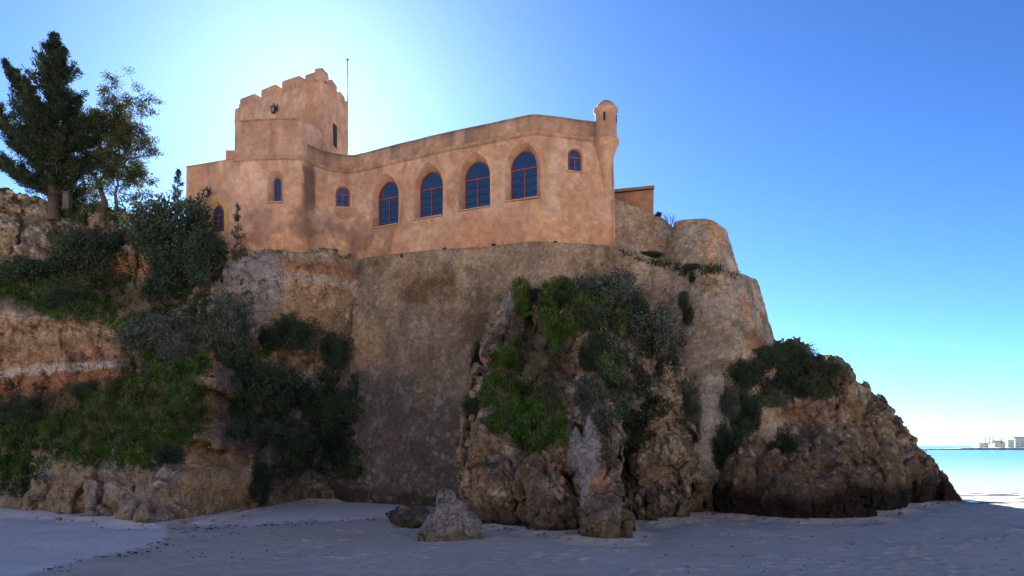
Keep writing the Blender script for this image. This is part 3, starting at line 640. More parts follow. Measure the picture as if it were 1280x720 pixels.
WN.append(dict(s=s_at(428.5), z=19.45, w=.80, h=1.30, ew=.06, eh=.06, pt=0, gpt=0, kind='small'))
WN.append(dict(s=s_at(344), z=19.05, w=.46, h=1.62, ew=.26, eh=.34, pt=0, gpt=0, kind='slit'))
WN.append(dict(s=s_at(271), z=17.4, w=.85, h=1.75, ew=.2, eh=.22, pt=.5, gpt=.5, kind='door'))
zb = 14.2
outer = [(0, zb), (S[-1], zb), (S[-1], HC), (0, HC)]
pts = []; edges = []
def add_loop(lp):
    b0 = len(pts); pts.extend(lp); edges.extend([(b0 + i, b0 + (i + 1) % len(lp)) for i in range(len(lp))])
add_loop([(s_, zb) for s_ in np.arange(0, S[-1], .25)] + [(S[-1], zb)] + [(S[-1], HC)] + [(s_, HC) for s_ in np.arange(S[-1] - .25, 0, -.25)] + [(0, HC)])
holes = []
for w in WN:
    lp = [(w['s'] + u, w['z'] + v - .03) for u, v in arch(w['w'] + 2 * w['ew'], w['h'] + w['eh'] + .03, w['pt'])]; holes.append(lp); add_loop(lp)
gs = np.arange(.2, min(S[-1], s_at(765) + 1.2), .16); gz = np.arange(zb + .15, HC - .1, .16)
for s_ in gs:
    for z_ in gz:
        if all(abs(s_ - w['s']) > w['w'] / 2 + w['ew'] + .08 or not (w['z'] - .12 < z_ < w['z'] + w['h'] + w['eh'] + .12) for w in WN): pts.append((s_, z_))
vv, _, fc, _, _, _ = delaunay_2d_cdt([Vector(p) for p in pts], edges, [], 0, 1e-5)
vv = np.array([(v.x, v.y) for v in vv])
def inpoly(x, y, poly):
    r = np.zeros(np.shape(x), bool); j = len(poly) - 1
    for i in range(len(poly)):
        xi, yi = poly[i]; xj, yj = poly[j]; c_ = ((yi > y) != (yj > y)) & (x < (xj - xi) * (y - yi) / ((yj - yi) + 1e-12) + xi); r ^= c_; j = i
    return r
fc = np.array([f for f in fc if len(f) == 3]); cen = vv[fc].mean(1); keep = np.ones(len(fc), bool)
for lp in holes: keep &= ~inpoly(cen[:, 0], cen[:, 1], lp)
fc = fc[keep]
def plaster_rel(V): return .035 * fbm(V * .6, 3, 201) + .012 * fbm(V * 2.5, 3, 205)
def plaster_col(V):
    px, py = PX(V); n1 = fbm(V * .3, 4, 211); n2 = fbm(V * 1.1, 4, 215); n3 = fbm(V * 4, 3, 219); n4 = fbm(V * 2.2, 5, 223); n = .9 * n1 + .7 * n2 + .7 * n4
    c = mix((.57, .345, .22), (.49, .285, .175), sstep(-.25, .25, n1)); c = mix(c, (.62, .46, .34), .55 * sstep(.0, .4, n2)); c = mix(c, (.44, .25, .16), .35 * sstep(.1, .4, n4))
    lowz = sstep(17.8, 16.4, V[:, 2] + .6 * n1); c = mix(c, (.50, .245, .135), .55 * lowz)
    er = np.maximum.reduce([blob(px, py, 715, 290, 45, 26, n * 1.4), .8 * blob(px, py, 345, 318, 60, 16, n), .9 * blob(px, py, 420, 318, 40, 26, n * 1.6), .5 * blob(px, py, 540, 290, 30, 20, n * 2.5)])
    c = mix(c, (.56, .40, .20), er * .8 * sstep(-.1, .25, n3 + .4 * n2))
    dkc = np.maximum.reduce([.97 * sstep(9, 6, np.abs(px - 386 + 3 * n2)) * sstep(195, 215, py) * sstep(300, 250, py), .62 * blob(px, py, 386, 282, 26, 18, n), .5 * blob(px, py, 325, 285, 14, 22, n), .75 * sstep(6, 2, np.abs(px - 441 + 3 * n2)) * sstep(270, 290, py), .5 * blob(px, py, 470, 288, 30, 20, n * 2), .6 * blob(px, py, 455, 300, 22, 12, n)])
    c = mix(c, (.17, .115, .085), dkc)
    st = fbm(np.stack([V[:, 0] * 1.6, V[:, 1] * 1.6, V[:, 2] * .18], 1), 4, 231); st2 = fbm(np.stack([V[:, 0] * 5, V[:, 1] * 5, V[:, 2] * .3], 1), 3, 235)
    for wx, wy, wh in ((482, 280, 15), (535, 266, 16), (593, 255, 17), (652, 248, 18), (718, 216, 11), (428, 257, 10), (344, 252, 8)):
        c = mix(c, (.34, .22, .15), .75 * sstep(wh, wh * .6, np.abs(px - wx)) * (py > wy - 2) * np.exp(-np.clip(py - wy, 0, 200) / 20) * sstep(-.1, .4, st2))
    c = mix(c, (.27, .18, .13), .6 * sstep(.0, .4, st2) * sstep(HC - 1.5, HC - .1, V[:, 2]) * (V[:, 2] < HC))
    rp_ = worley(V * .55 + .25 * np.stack([n2, n4, n1], 1), 77); c = mix(c, (.66, .46, .33), .45 * (rp_[2] > .84) * sstep(.02, .08, rp_[1]))
    topg = sstep(HC - 1.6, HC + .2, V[:, 2]) * sstep(.05, .45, st); c = mix(c, (.30, .20, .145), .5 * topg)
    c = mix(c, (.40, .26, .18), .35 * sstep(.2, .6, st))
    return c * (1 + .12 * n3[:, None])
V = wpt(vv[:, 0], vv[:, 1]); rl = plaster_rel(V)
edge_fix = np.zeros(len(V), bool)
V = V + np.stack([np.interp(vv[:, 0], S, NN[:, 0]) * rl, np.interp(vv[:, 0], S, NN[:, 1]) * rl, 0 * rl], 1)
VV = [V]; FF = [fc]; nb = len(V)
# reveals: from the hole outline back to the glass outline
def wpt_d(s, z, out):
    p = wpt(s, z, out); r = plaster_rel(wpt(s, z)); p[:, 0] += np.interp(s, S, NN[:, 0]) * r; p[:, 1] += np.interp(s, S, NN[:, 1]) * r; return p
for w, lp in zip(WN, holes):
    A = np.array(lp); B = np.array([(w['s'] + u, w['z'] + v) for u, v in arch(w['w'], w['h'], w['gpt'])])
    k = len(A); dep = .45 if w['kind'] in ('big', 'slit') else .16
    C1 = B.copy()
    a3 = wpt_d(A[:, 0], A[:, 1], 0); b3 = wpt_d(B[:, 0], B[:, 1], -dep); c3 = wpt_d(C1[:, 0], C1[:, 1], -dep - .3)
    VV += [a3, b3, c3]; i = np.arange(k); j = (i + 1) % k
    for o1, o2 in ((0, k), (k, 2 * k)):
        q4 = np.stack([nb + o1 + i, nb + o1 + j, nb + o2 + j, nb + o2 + i], 1); FF += [q4[:, [0, 1, 2]], q4[:, [0, 2, 3]]]
    nb += 3 * k
V = np.concatenate(VV); F = np.concatenate(FF)
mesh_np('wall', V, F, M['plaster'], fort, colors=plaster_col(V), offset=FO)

def outline_at(lp, s0, z0, out): return wpt_d(np.array([s0 + u for u, v in lp]), np.array([z0 + v for u, v in lp]), out)
def offset_outline(w, h, pt, d): return [(u, v - (d if v == 0 else 0)) for u, v in arch(w + 2 * d, h + d, pt)]
for w in WN:
    s0, z0 = w['s'], w['z']; dep = .45 if w['kind'] in ('big', 'slit') else .16
    T = Vector((*(wpt(np.array([s0 + .3]), z0)[0] - wpt(np.array([s0 - .3]), z0)[0])[:2], 0)).normalized(); Nn = Vector((T.y, -T.x, 0))
    c0 = Vector(wpt_d(np.array([s0]), np.array([z0]), -dep)[0])
    gl_ = arch(w['w'], w['h'], w['gpt']); k = len(gl_)
    def at(u, v, o): return c0 + T * u + Vector((0, 0, v)) + Nn * o
    # frame ring
    fw = .07 if w['kind'] != 'slit' else .05
    inn = [(u * (1 - 2 * fw / w['w']), fw + v * (1 - 2 * fw / w['h'])) for u, v in gl_]
    V = [at(u, v, .02) for u, v in gl_] + [at(u, v, .02) for u, v in inn] + [at(u, v, -.06) for u, v in inn] + [at(u, v, -.06) for u, v in gl_]
    F = []
    for o1 in (0, k, 2 * k):
        F += [(o1 + i, o1 + (i + 1) % k, o1 + k + (i + 1) % k, o1 + k + i) for i in range(k)]
    wobj = mesh_np('window', V, F, M['redwood'], fort, smooth=False, offset=FO)
    pane = mesh_np('pane', [at(u, v, -.035) for u, v in gl_], [tuple(range(k))], M['glass'], wobj, smooth=False, offset=FO)
    mb = MB(); tz = w['h'] * .63
    if w['kind'] != 'slit':
        mb.box(at(0, tz / 2, .0), (.075, .05, tz - fw), T, Nn); mb.box(at(0, tz, .005), (w['w'] - 2 * fw, .06, .09), T, Nn)
        mb.build('mullion', M['redwood'], wobj, offset=FO)
        for sd in (-1, 1):
            for q_ in (1, 2, 3) if w['kind'] == 'big' else (1,):
                mb = MB(); mb.box(at(sd * w['w'] * .24, tz * q_ / (4 if w['kind'] == 'big' else 2), -.015), (w['w'] * .40, .03, .022), T, Nn)
                mb.build('glazing_bar', M['iron'], wobj, offset=FO)
    # raised plaster surround
    if w['kind'] in ('big', 'small'):
        d1 = .05; d2 = .24 if w['kind'] == 'big' else .17
        wo_, ho_ = w['w'] + 2 * w['ew'], w['h'] + w['eh']
        A = [(u, v) for u, v in offset_outline(wo_, ho_, w['pt'], d1)]; B = [(u, v) for u, v in offset_outline(wo_, ho_, w['pt'], d2)]
        a0 = outline_at(A, s0, z0, -.02); a1 = outline_at(A, s0, z0, .035); b1 = outline_at(B, s0, z0, .03); b0_ = outline_at(B, s0, z0, -.02); k2 = len(A)
        V = np.concatenate([a0, a1, b1, b0_]); F = []
        for o1 in (0, k2, 2 * k2): F += [(o1 + i, o1 + (i + 1) % k2, o1 + k2 + (i + 1) % k2, o1 + k2 + i) for i in range(k2) if not (i == 0 and w['kind'] == 'big')]
        mesh_np('window_surround', V, F, M['plaster'], wobj, smooth=False, colors=plaster_col(V) * 1.05, offset=FO)
    if w['kind'] != 'door':
        mb = MB(); wd = w['w'] + 2 * w['ew'] + (.25 if w['kind'] == 'small' else .0)
        p_ = Vector(wpt_d(np.array([s0]), np.array([z0]), 0)[0])
        mb.box(p_ + Vector((0, 0, -.07)) - Nn * (dep * .5 - .06), (wd, dep + .16, .07), T, Nn)
        mb.build('sill', M['stoneframe'], wobj, offset=FO)
    else:
        A = offset_outline(w['w'] + 2 * w['ew'], w['h'] + w['eh'], w['pt'], .02); B = offset_outline(w['w'] + 2 * w['ew'], w['h'] + w['eh'], w['pt'], .3)
        a1 = outline_at(A, s0, z0, .05); a0 = outline_at(A, s0, z0, -.02); b1 = outline_at(B, s0, z0, .05); b0_ = outline_at(B, s0, z0, -.02); k2 = len(A)
        V = np.concatenate([a0, a1, b1, b0_]); F = []
        for o1 in (0, k2, 2 * k2): F += [(o1 + i, o1 + (i + 1) % k2, o1 + k2 + (i + 1) % k2, o1 + k2 + i) for i in range(1, k2)]
        m_ = surf('yellow_stone_arch', (.48, .33, .12), .9, .15); mesh_np('window_surround', V, F, m_, wobj, smooth=False, offset=FO)

# profile swept along the wall plan: cornice mouldings, parapets, copings
def sweep(name, s0, s1, prof, mat, parent, step=.15, col=plaster_col, zf=None):
    ss = np.arange(s0, s1, step); ss = np.r_[ss, s1]; rows = []
    for (o_, z_) in prof:
        zz = np.full(len(ss), z_) + (zf(ss) if zf else 0)
        p_ = wpt_d(ss, np.full(len(ss), HC), o_); p_[:, 2] = zz; wv_ = .02 * fbm(p_ * .9, 2, 301); p_[:, 2] += wv_; rows.append(p_)
    V = np.stack(rows, 1); nX, nZ = V.shape[:2]; a = np.arange(nX * nZ).reshape(nX, nZ)
    F = np.stack([a[:-1, :-1], a[1:, :-1], a[1:, 1:], a[:-1, 1:]], -1).reshape(-1, 4).tolist()
    F += [tuple(a[0]), tuple(a[-1][::-1])]
    V = V.reshape(-1, 3)
    return mesh_np(name, V, F, mat, parent, smooth=False, colors=col(V), offset=FO)
sA, sB, sC, sE = s_at(293), s_at(386), s_at(756), S[-1]
def pcol(V):
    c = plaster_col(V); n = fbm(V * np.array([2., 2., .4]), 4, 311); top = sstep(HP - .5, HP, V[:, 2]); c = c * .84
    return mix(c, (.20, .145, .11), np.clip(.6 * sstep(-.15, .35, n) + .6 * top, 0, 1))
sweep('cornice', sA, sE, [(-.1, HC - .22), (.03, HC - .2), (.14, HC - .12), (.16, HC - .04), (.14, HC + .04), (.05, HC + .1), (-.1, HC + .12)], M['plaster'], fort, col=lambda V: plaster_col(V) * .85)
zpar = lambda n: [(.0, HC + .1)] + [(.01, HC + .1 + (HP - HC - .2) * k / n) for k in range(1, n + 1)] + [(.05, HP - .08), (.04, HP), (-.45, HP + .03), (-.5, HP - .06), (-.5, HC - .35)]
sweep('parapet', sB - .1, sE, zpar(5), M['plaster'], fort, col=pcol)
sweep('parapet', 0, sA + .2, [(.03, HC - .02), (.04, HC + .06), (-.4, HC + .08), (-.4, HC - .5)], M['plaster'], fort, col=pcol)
# raised block on the left bastion (up to z 24.3)
HB = 24.35
sweep('upper_wall', sA, sB, [(.0, HC + .1)] + [(-.01 - .01 * k, HC + .1 + (HB - HC - .2) * k / 8) for k in range(1, 9)] + [(.0, HB - .05), (-.02, HB), (-.5, HB + .03), (-.5, HC - .1)], M['plaster'], fort, col=lambda V: mix(plaster_col(V) * .85, (.27, .19, .145), .6 * sstep(-.2, .4, fbm(V * np.array([1.5, 1.5, .4]), 4, 321)) * sstep(HC, HB, V[:, 2]) ** .5))

def prism(name, ring, z0, z1, mat, parent, step=.3, colf=plaster_col, top=True, rel=True):
    """closed vertical wall on a ring of plan corners (clockwise or not), gridded"""
    ring = [np.array(r, float) for r in ring]; V = []; F = []; cz = np.mean(ring, axis=0); nz = max(2, int((z1 - z0) / step) + 1)
    P_ = []
    for i in range(len(ring)):
        a_, b_ = ring[i], ring[(i + 1) % len(ring)]; n_ = max(1, int(np.linalg.norm(b_ - a_) / step))
        for k in range(n_): P_.append(a_ + (b_ - a_) * k / n_)
    P_ = np.array(P_); n_ = len(P_); zz = np.linspace(z0, z1, nz)
    for z_ in zz:
        for p_ in P_: V.append((p_[0], p_[1], z_))
    V = np.array(V)
    if rel:
        d_ = V[:, :2] - cz; d_ /= np.linalg.norm(d_, axis=1)[:, None]; r_ = plaster_rel(V); V[:, :2] += d_ * r_[:, None]
    for k in range(nz - 1):
        for i in range(n_): F.append((k * n_ + i, k * n_ + (i + 1) % n_, (k + 1) * n_ + (i + 1) % n_, (k + 1) * n_ + i))
    if top: F.append(tuple((nz - 1) * n_ + i for i in range(n_)))
    return mesh_np(name, V, F, mat, parent, smooth=False, colors=colf(V), offset=FO)
# closing side walls of the raised block, return to the tower
p0 = wpt(np.array([sA + .02]), HC, -.02)[0]; p1 = wpt(np.array([sB - .02]), HC, -.02)[0]
tower_c = np.array(P(403, 83, 47.6)[:2]); tower_l = np.array((-20.0, 51.9)); tower_r = np.array(P(435, 0, 52.4)[:2])
prism('upper_wall', [p1[:2] + (-.45, .0), p1[:2] + (-.01, .02), (tower_c[0] + .1, tower_c[1] + .5), (tower_c[0] - .4, tower_c[1] + .8)], HC - .2, HB - .01, M['plaster'], fort)
prism('upper_wall', [p0[:2] + (.0, .02), p0[:2] + (.45, .02), (-18.2, 52), (-18.7, 52)], HC - .2, HB - .01, M['plaster'], fort)
# roof terraces (sunlit), back walls
inner = [tuple(wpt(np.array([s_]), HC, -.3)[0][:2]) for s_ in np.arange(.1, sE, .8)]
mesh_np('roof', [(x, y, HC - .25) for x, y in inner] + [(-21.3, 58, HC - .25)], [tuple(range(len(inner) + 1))], surf('roof_tiles', (.50, .36, .26), .9, .15), fort, smooth=False, offset=FO)
prism('wall', [(-21.3, 47.5), (-20.9, 47.7), (-20.9, 58), (-21.3, 58)], 14, HC, M['plaster'], fort, .6); prism('wall', [(-21.2, 57.6), (5.4, 57.6), (5.4, 58), (-21.2, 58)], 14, HC + .9, M['plaster'], fort, .8)
prism('wall', [P(282, 0, 49)[:2], P(296, 0, 49)[:2], P(296, 0, 52)[:2], P(282, 0, 52)[:2]], HC - .3, 23.7, M['plaster'], fort, .4)
# tower
TZ0, TZ1 = HC - .3, 27.85
tower_b = tower_l + (tower_r - tower_c)
def tower_col(V):
    c = plaster_col(V); n = fbm(V * np.array([1.6, 1.6, .5]), 4, 331); top = sstep(TZ1 - 1.2, TZ1 + 1, V[:, 2]); return mix(c, (.33, .22, .15), .45 * top * sstep(-.3, .3, n))
tw = prism('tower', [tower_c, tower_r, tower_b, tower_l], TZ0, TZ1, M['plaster'], fort, .25, tower_col)
def merlons(a_, b_, n_, w_frac, skip=(), hts=None):
    d_ = b_ - a_; L_ = np.linalg.norm(d_); t_ = d_ / L_; nrm = np.array((t_[1], -t_[0]))
    pitch = L_ / n_
    for k in range(n_):
        if k in skip: continue
        c_ = a_ + t_ * (pitch * (k + w_frac / 2)); hw = pitch * w_frac / 2 * (1 + rng.uniform(-.06, .06)); ht = .72 + rng.uniform(-.1, .1)
        r_ = [c_ - t_ * hw, c_ + t_ * hw, c_ + t_ * hw - nrm * .55 * SG, c_ - t_ * hw - nrm * .55 * SG]
        V = []; F = []
        zs = [TZ1 - .05, TZ1 + ht * .5, TZ1 + ht * .86, TZ1 + ht]; ins = [0, .0, .0, .07]
        ctr = sum(r_) / 4
        for z_, i_ in zip(zs, ins):
            for p_ in r_:
                v_ = p_ + (ctr - p_) * i_; V.append((v_[0] + rng.uniform(-.02, .02), v_[1] + rng.uniform(-.02, .02), z_ + (rng.uniform(-.03, .03) if z_ > TZ1 else 0)))
        for q_ in range(3):
            for i in range(4): F.append((q_ * 4 + i, q_ * 4 + (i + 1) % 4, q_ * 4 + 4 + (i + 1) % 4, q_ * 4 + 4 + i))
        F.append((12, 13, 14, 15)); V = np.array(V)
        mesh_np('merlon', V, F, M['plaster'], tw, smooth=False, colors=tower_col(V) * .9, offset=FO)
SG = -1; merlons(tower_c, tower_l, 4, .74)
SG = 1; merlons(tower_c + (tower_r - tower_c) * .02, tower_r, 3, .62)
merlons(tower_r, tower_b, 4, .68); SG = 1; merlons(tower_b, tower_l, 3, .62)
# slit in the tower's right face
mb = MB(); tdir = (tower_r - tower_c) / np.linalg.norm(tower_r - tower_c); c_ = tower_c + (tower_r - tower_c) * .45
nrm = np.array((tdir[1], -tdir[0])); mb.box((c_[0] + nrm[0] * .0, c_[1] + nrm[1] * .0, 25.0), (.55, .16, 1.5), (tdir[0], tdir[1], 0), (nrm[0], nrm[1], 0))
mb.build('window', M['hole'], tw, offset=FO)

# bartizan turret at the right corner
tc = P(757.5, 0, 43.0); tc[2] = 0
mb = MB(); prof = [(.05, 18.2), (.16, 18.8), (.27, 19.6), (.38, 20.3), (.5, 20.9), (.62, 21.3), (.74, 21.55), (.80, 21.7), (.80, 21.84), (.70, 21.92), (.665, 22.0), (.655, 22.4), (.645, 22.9), (.64, 23.35), (.64, 23.5), (.74, 23.58), (.75, 23.68), (.66, 23.75), (.60, 23.86), (.48, 24.02), (.30, 24.16), (.12, 24.22), (.0, 24.23)]
prof = [(r, z) for r, z in prof]
mb.lathe((tc[0], tc[1] + .12, 0), prof, 32)
V = np.array(mb.V); tur = mesh_np('turret', V, mb.F, M['plaster'], fort, smooth=True, colors=plaster_col(V) * .95, offset=FO)
for a_ in (-math.pi * .58, -math.pi * .12):
    mb = MB(); mb.box((tc[0] + .62 * math.cos(a_), tc[1] + .12 + .62 * math.sin(a_), 23.05), (.12, .1, .5), (-math.sin(a_), math.cos(a_), 0), (math.cos(a_), math.sin(a_), 0))
    mb.build('turret_slit', M['hole'], tur, offset=FO)
# flat string course line below the small right window
sweep('string_course', s_at(668), s_at(752), [(-.02, 17.93), (.025, 17.95), (.03, 18.0), (-.02, 18.03)], M['plaster'], fort, col=lambda V: plaster_col(V) * .92)

# flagpole
fp = empty('flagpole', P(434.5, 130, 54), 'thin flagpole with a small ball on top behind the tower', 'flagpole')
mb = MB(); b0 = P(434.5, 185, 54); t0 = P(434.5, 75, 54); mb.tube([b0, t0], [.055, .03], 8); mb.build('pole', M['iron'], fp, offset=fp.location)
mb = MB(); mb.lathe(t0, [(0, -.08), (.08, -.03), (.09, .02), (.05, .09), (0, .12)], 10); mb.build('ball', M['iron'], fp, smooth=True, offset=fp.location)
# brown outbuilding
ob = empty('outbuilding', P(790, 260, 50), 'small square brown plastered building behind the sloping stone wall', 'outbuilding'); FO_save = FO; FO = np.array(ob.location)
def ocol(V): return mix((.40, .22, .13), (.28, .16, .10), sstep(-.3, .4, fbm(V * np.array([.8, .8, .3]), 4, 401)))
prism('wall', [P(766, 0, 49)[:2], P(817, 0, 48.2)[:2], (9.9, 54), (6.5, 54)], 14, 20.75, M['plaster'], ob, .3, ocol)
prism('parapet', [P(765, 0, 48.85)[:2], P(818, 0, 48.05)[:2], (10.0, 54.1), (6.4, 54.1)], 20.78, 20.98, M['plaster'], ob, .3, lambda V: ocol(V) * 1.0)
FO = FO_save

# wall lanterns
def lantern(p, nrm, label, s=1.0):
    e_ = empty('wall_lantern', p, label, 'lantern', 'iron lanterns on the fort walls'); p = Vector(p); n_ = Vector((nrm[0], nrm[1], 0)).normalized(); u_ = n_.cross(Vector((0, 0, 1)))
    mb = MB(); mb.tube([p, p + n_ * .22 * s + Vector((0, 0, .32 * s)), p + n_ * .30 * s + Vector((0, 0, .34 * s)), p + n_ * .32 * s + Vector((0, 0, .16 * s))], [.03 * s] * 4, 6)
    mb.tube([p - n_ * .01 + Vector((0, 0, -.1 * s)), p - n_ * .01 + Vector((0, 0, .45 * s))], [.035 * s] * 2, 6)
    mb.build('bracket', M['iron'], e_, offset=p)
    c_ = p + n_ * .32 * s; mb = MB(); prof = [(0, -.34), (.13, -.34), (.15, -.3), (.21, .02), (.25, .05), (.08, .17), (.03, .2), (0, .22)]
    mb.lathe(c_, [(r * s, z_ * s) for r, z_ in prof], 6); mb.build('lamp_housing', M['iron'], e_, offset=p)
    mb = MB(); mb.lathe(c_, [(.155 * s, -.29 * s), (.215 * s, .01 * s)], 6, math.pi / 6); mb.build('lamp_glass', M['lampglass'], e_, offset=p)
sl_s = s_at(263); lp_ = wpt(np.array([sl_s]), 19.95, .02)[0]; i_ = np.searchsorted(S, sl_s); lantern(lp_, NN[i_], 'black iron lantern on the orange wall above the pointed door arch', .95)
cl = tower_c + (tower_l - tower_c) * .49; nl = np.array((tower_l - tower_c)); nl = np.array((nl[1], -nl[0])); nl = nl / np.linalg.norm(nl); nl = nl if nl[1] < 0 else -nl
lantern((cl[0] + nl[0] * .04, cl[1] + nl[1] * .04, 26.75), nl, 'black iron lantern high on the front of the tower', 1.0)

# ------------------------------------------------------------------ vegetation
def bvh_of(*obs):
    V = []; F = []; b0 = 0
    for o in obs:
        me = o.data; n_ = len(me.vertices); a_ = np.zeros(n_ * 3, np.float32); me.vertices.foreach_get('co', a_); a_ = a_.reshape(-1, 3) + np.array(o.location)
        V += a_.tolist(); F += [[i + b0 for i in p.vertices] for p in me.polygons]; b0 += n_
    return BVHTree.FromPolygons(V, F)
BV = bvh_of(cliff, outc, head, rw, ubw)
def hit(px, py):
    d = Vector(((px - CX) / FPX, 1, (HZ - py) / FPX)).normalized(); r = BV.ray_cast(Vector((0, 0, EYE)), d)
    return (np.array(r[0]), np.array(r[1])) if r[0] is not None else (None, None)

def leaf_quads(C, D, l, w):
    """diamond leaves: centres C, long axis D, lengths l, widths w"""
    n_ = len(C); D = D / (np.linalg.norm(D, axis=1)[:, None] + 1e-9); R_ = rng.normal(size=(n_, 3)); U = np.cross(D, R_); U /= np.linalg.norm(U, axis=1)[:, None] + 1e-9
    l = np.broadcast_to(l, n_)[:, None]; w = np.broadcast_to(w, n_)[:, None]
    V = np.stack([C - D * l / 2, C + U * w / 2, C + D * l / 2, C - U * w / 2], 1).reshape(-1, 3)
    return V, np.arange(n_ * 4).reshape(-1, 4)

def shrub_mesh(n_clump, n_leaf, leaf, seed, flat=1.0, droop=0.0):
    """unit-radius bush: clumps of leaves on a lumpy dome, thin at the rim"""
    r_ = np.random.default_rng(seed); C = []; D = []
    lump = [(r_.normal(size=3), r_.uniform(.16, .46)) for _ in range(n_clump)]
    cs = []
    for v, rad in lump:
        v = v / np.linalg.norm(v); rr = r_.uniform(.25, .86); c_ = v * rr; c_[2] = c_[2] * flat * .85; cs.append(c_)
        k = int(n_leaf * rad ** 1.5); u = r_.normal(size=(k, 3)); u /= np.linalg.norm(u, axis=1)[:, None]; rad_ = rad * r_.uniform(.3, 1.15, (k, 1)) ** .6
        C.append(c_ + u * rad_); D.append(u * .8 + r_.normal(size=(k, 3)) * .6 + (0, 0, .35 - droop))
    for _ in range(46):                                   # sprigs that reach out of the crown
        v = r_.normal(size=3); v[2] = v[2] * .8 + .35 - droop; v /= np.linalg.norm(v); L_ = r_.uniform(.95, 1.28); t_ = r_.uniform(.55, 1, (16, 1)); C.append(v * L_ * t_ + r_.normal(0, .025, (16, 3))); D.append(v * .6 + r_.normal(0, .6, (16, 3)))
    C = np.concatenate(C); D = np.concatenate(D)
    V, F = leaf_quads(C, D, r_.uniform(.7, 1.3, len(C)) * leaf, leaf * .42)
    return V, F, cs
def make_shrub_proto(kind, seed):
    mat = {'dark': 'leaf_bush', 'grey': 'leaf_grey', 'ivy': 'leaf_ivy', 'olive': 'leaf_olive'}[kind]
    V, F, cs = shrub_mesh(46, 1150, .10, seed, droop=.5 if kind == 'ivy' else 0)
    me = bpy.data.meshes.new('foliage'); o = mesh_np('foliage', V, F, M[mat], smooth=False)
    mb = MB()
    for c_ in cs[:16]: mb.tube([(0, 0, -.75), tuple(np.array(c_) * .5 + (0, 0, -.3)), tuple(c_)], [.035, .02, .008], 5, False)
    st = mb.build('stem', M['twig'])
    return o, st
PROTO = {k: [make_shrub_proto(k, 10 * i + j) for j in range(3)] for i, k in enumerate(('dark', 'grey', 'ivy', 'olive'))}
for v_ in PROTO.values():
    for o_, s_ in v_:
        for x_ in (o_, s_): COL.objects.unlink(x_)
def shrub(px, py, rx, ry, kind, label, group=None, push=.25, D=None):
    """a bush centred at this place on the rock; rx, ry its half sizes in photo pixels"""
    if D is None:
        h_, n_ = hit(px, py)
        if h_ is None: return
        D = h_[1]; c_ = h_ + n_ * push * rx / FPX * D
    else: c_ = P(px, py, D)
    sx_, sz_ = rx / FPX * D, ry / FPX * D
    e_ = empty('shrub', c_, label, 'shrub', group, rz=rng.uniform(0, 6.28)); r_ = min(sx_, sz_) if min(sx_, sz_) > .8 * max(sx_, sz_) else (sx_ + sz_) / 2
    e_.rotation_euler.z = 0
    p_ = PROTO[kind][rng.integers(3)]
    for src in p_:
        c2 = src.copy(); COL.objects.link(c2); c2.parent = e_; c2.scale = (sx_, (sx_ + sz_) / 2 * .75, sz_); c2.rotation_euler.z = 0
    return e_
GL, GO, GH, GS = 'shrubs growing on the left cliff', 'shrubs growing on the rock outcrop', 'shrubs growing on the headland', 'shrubs hanging below the fort'
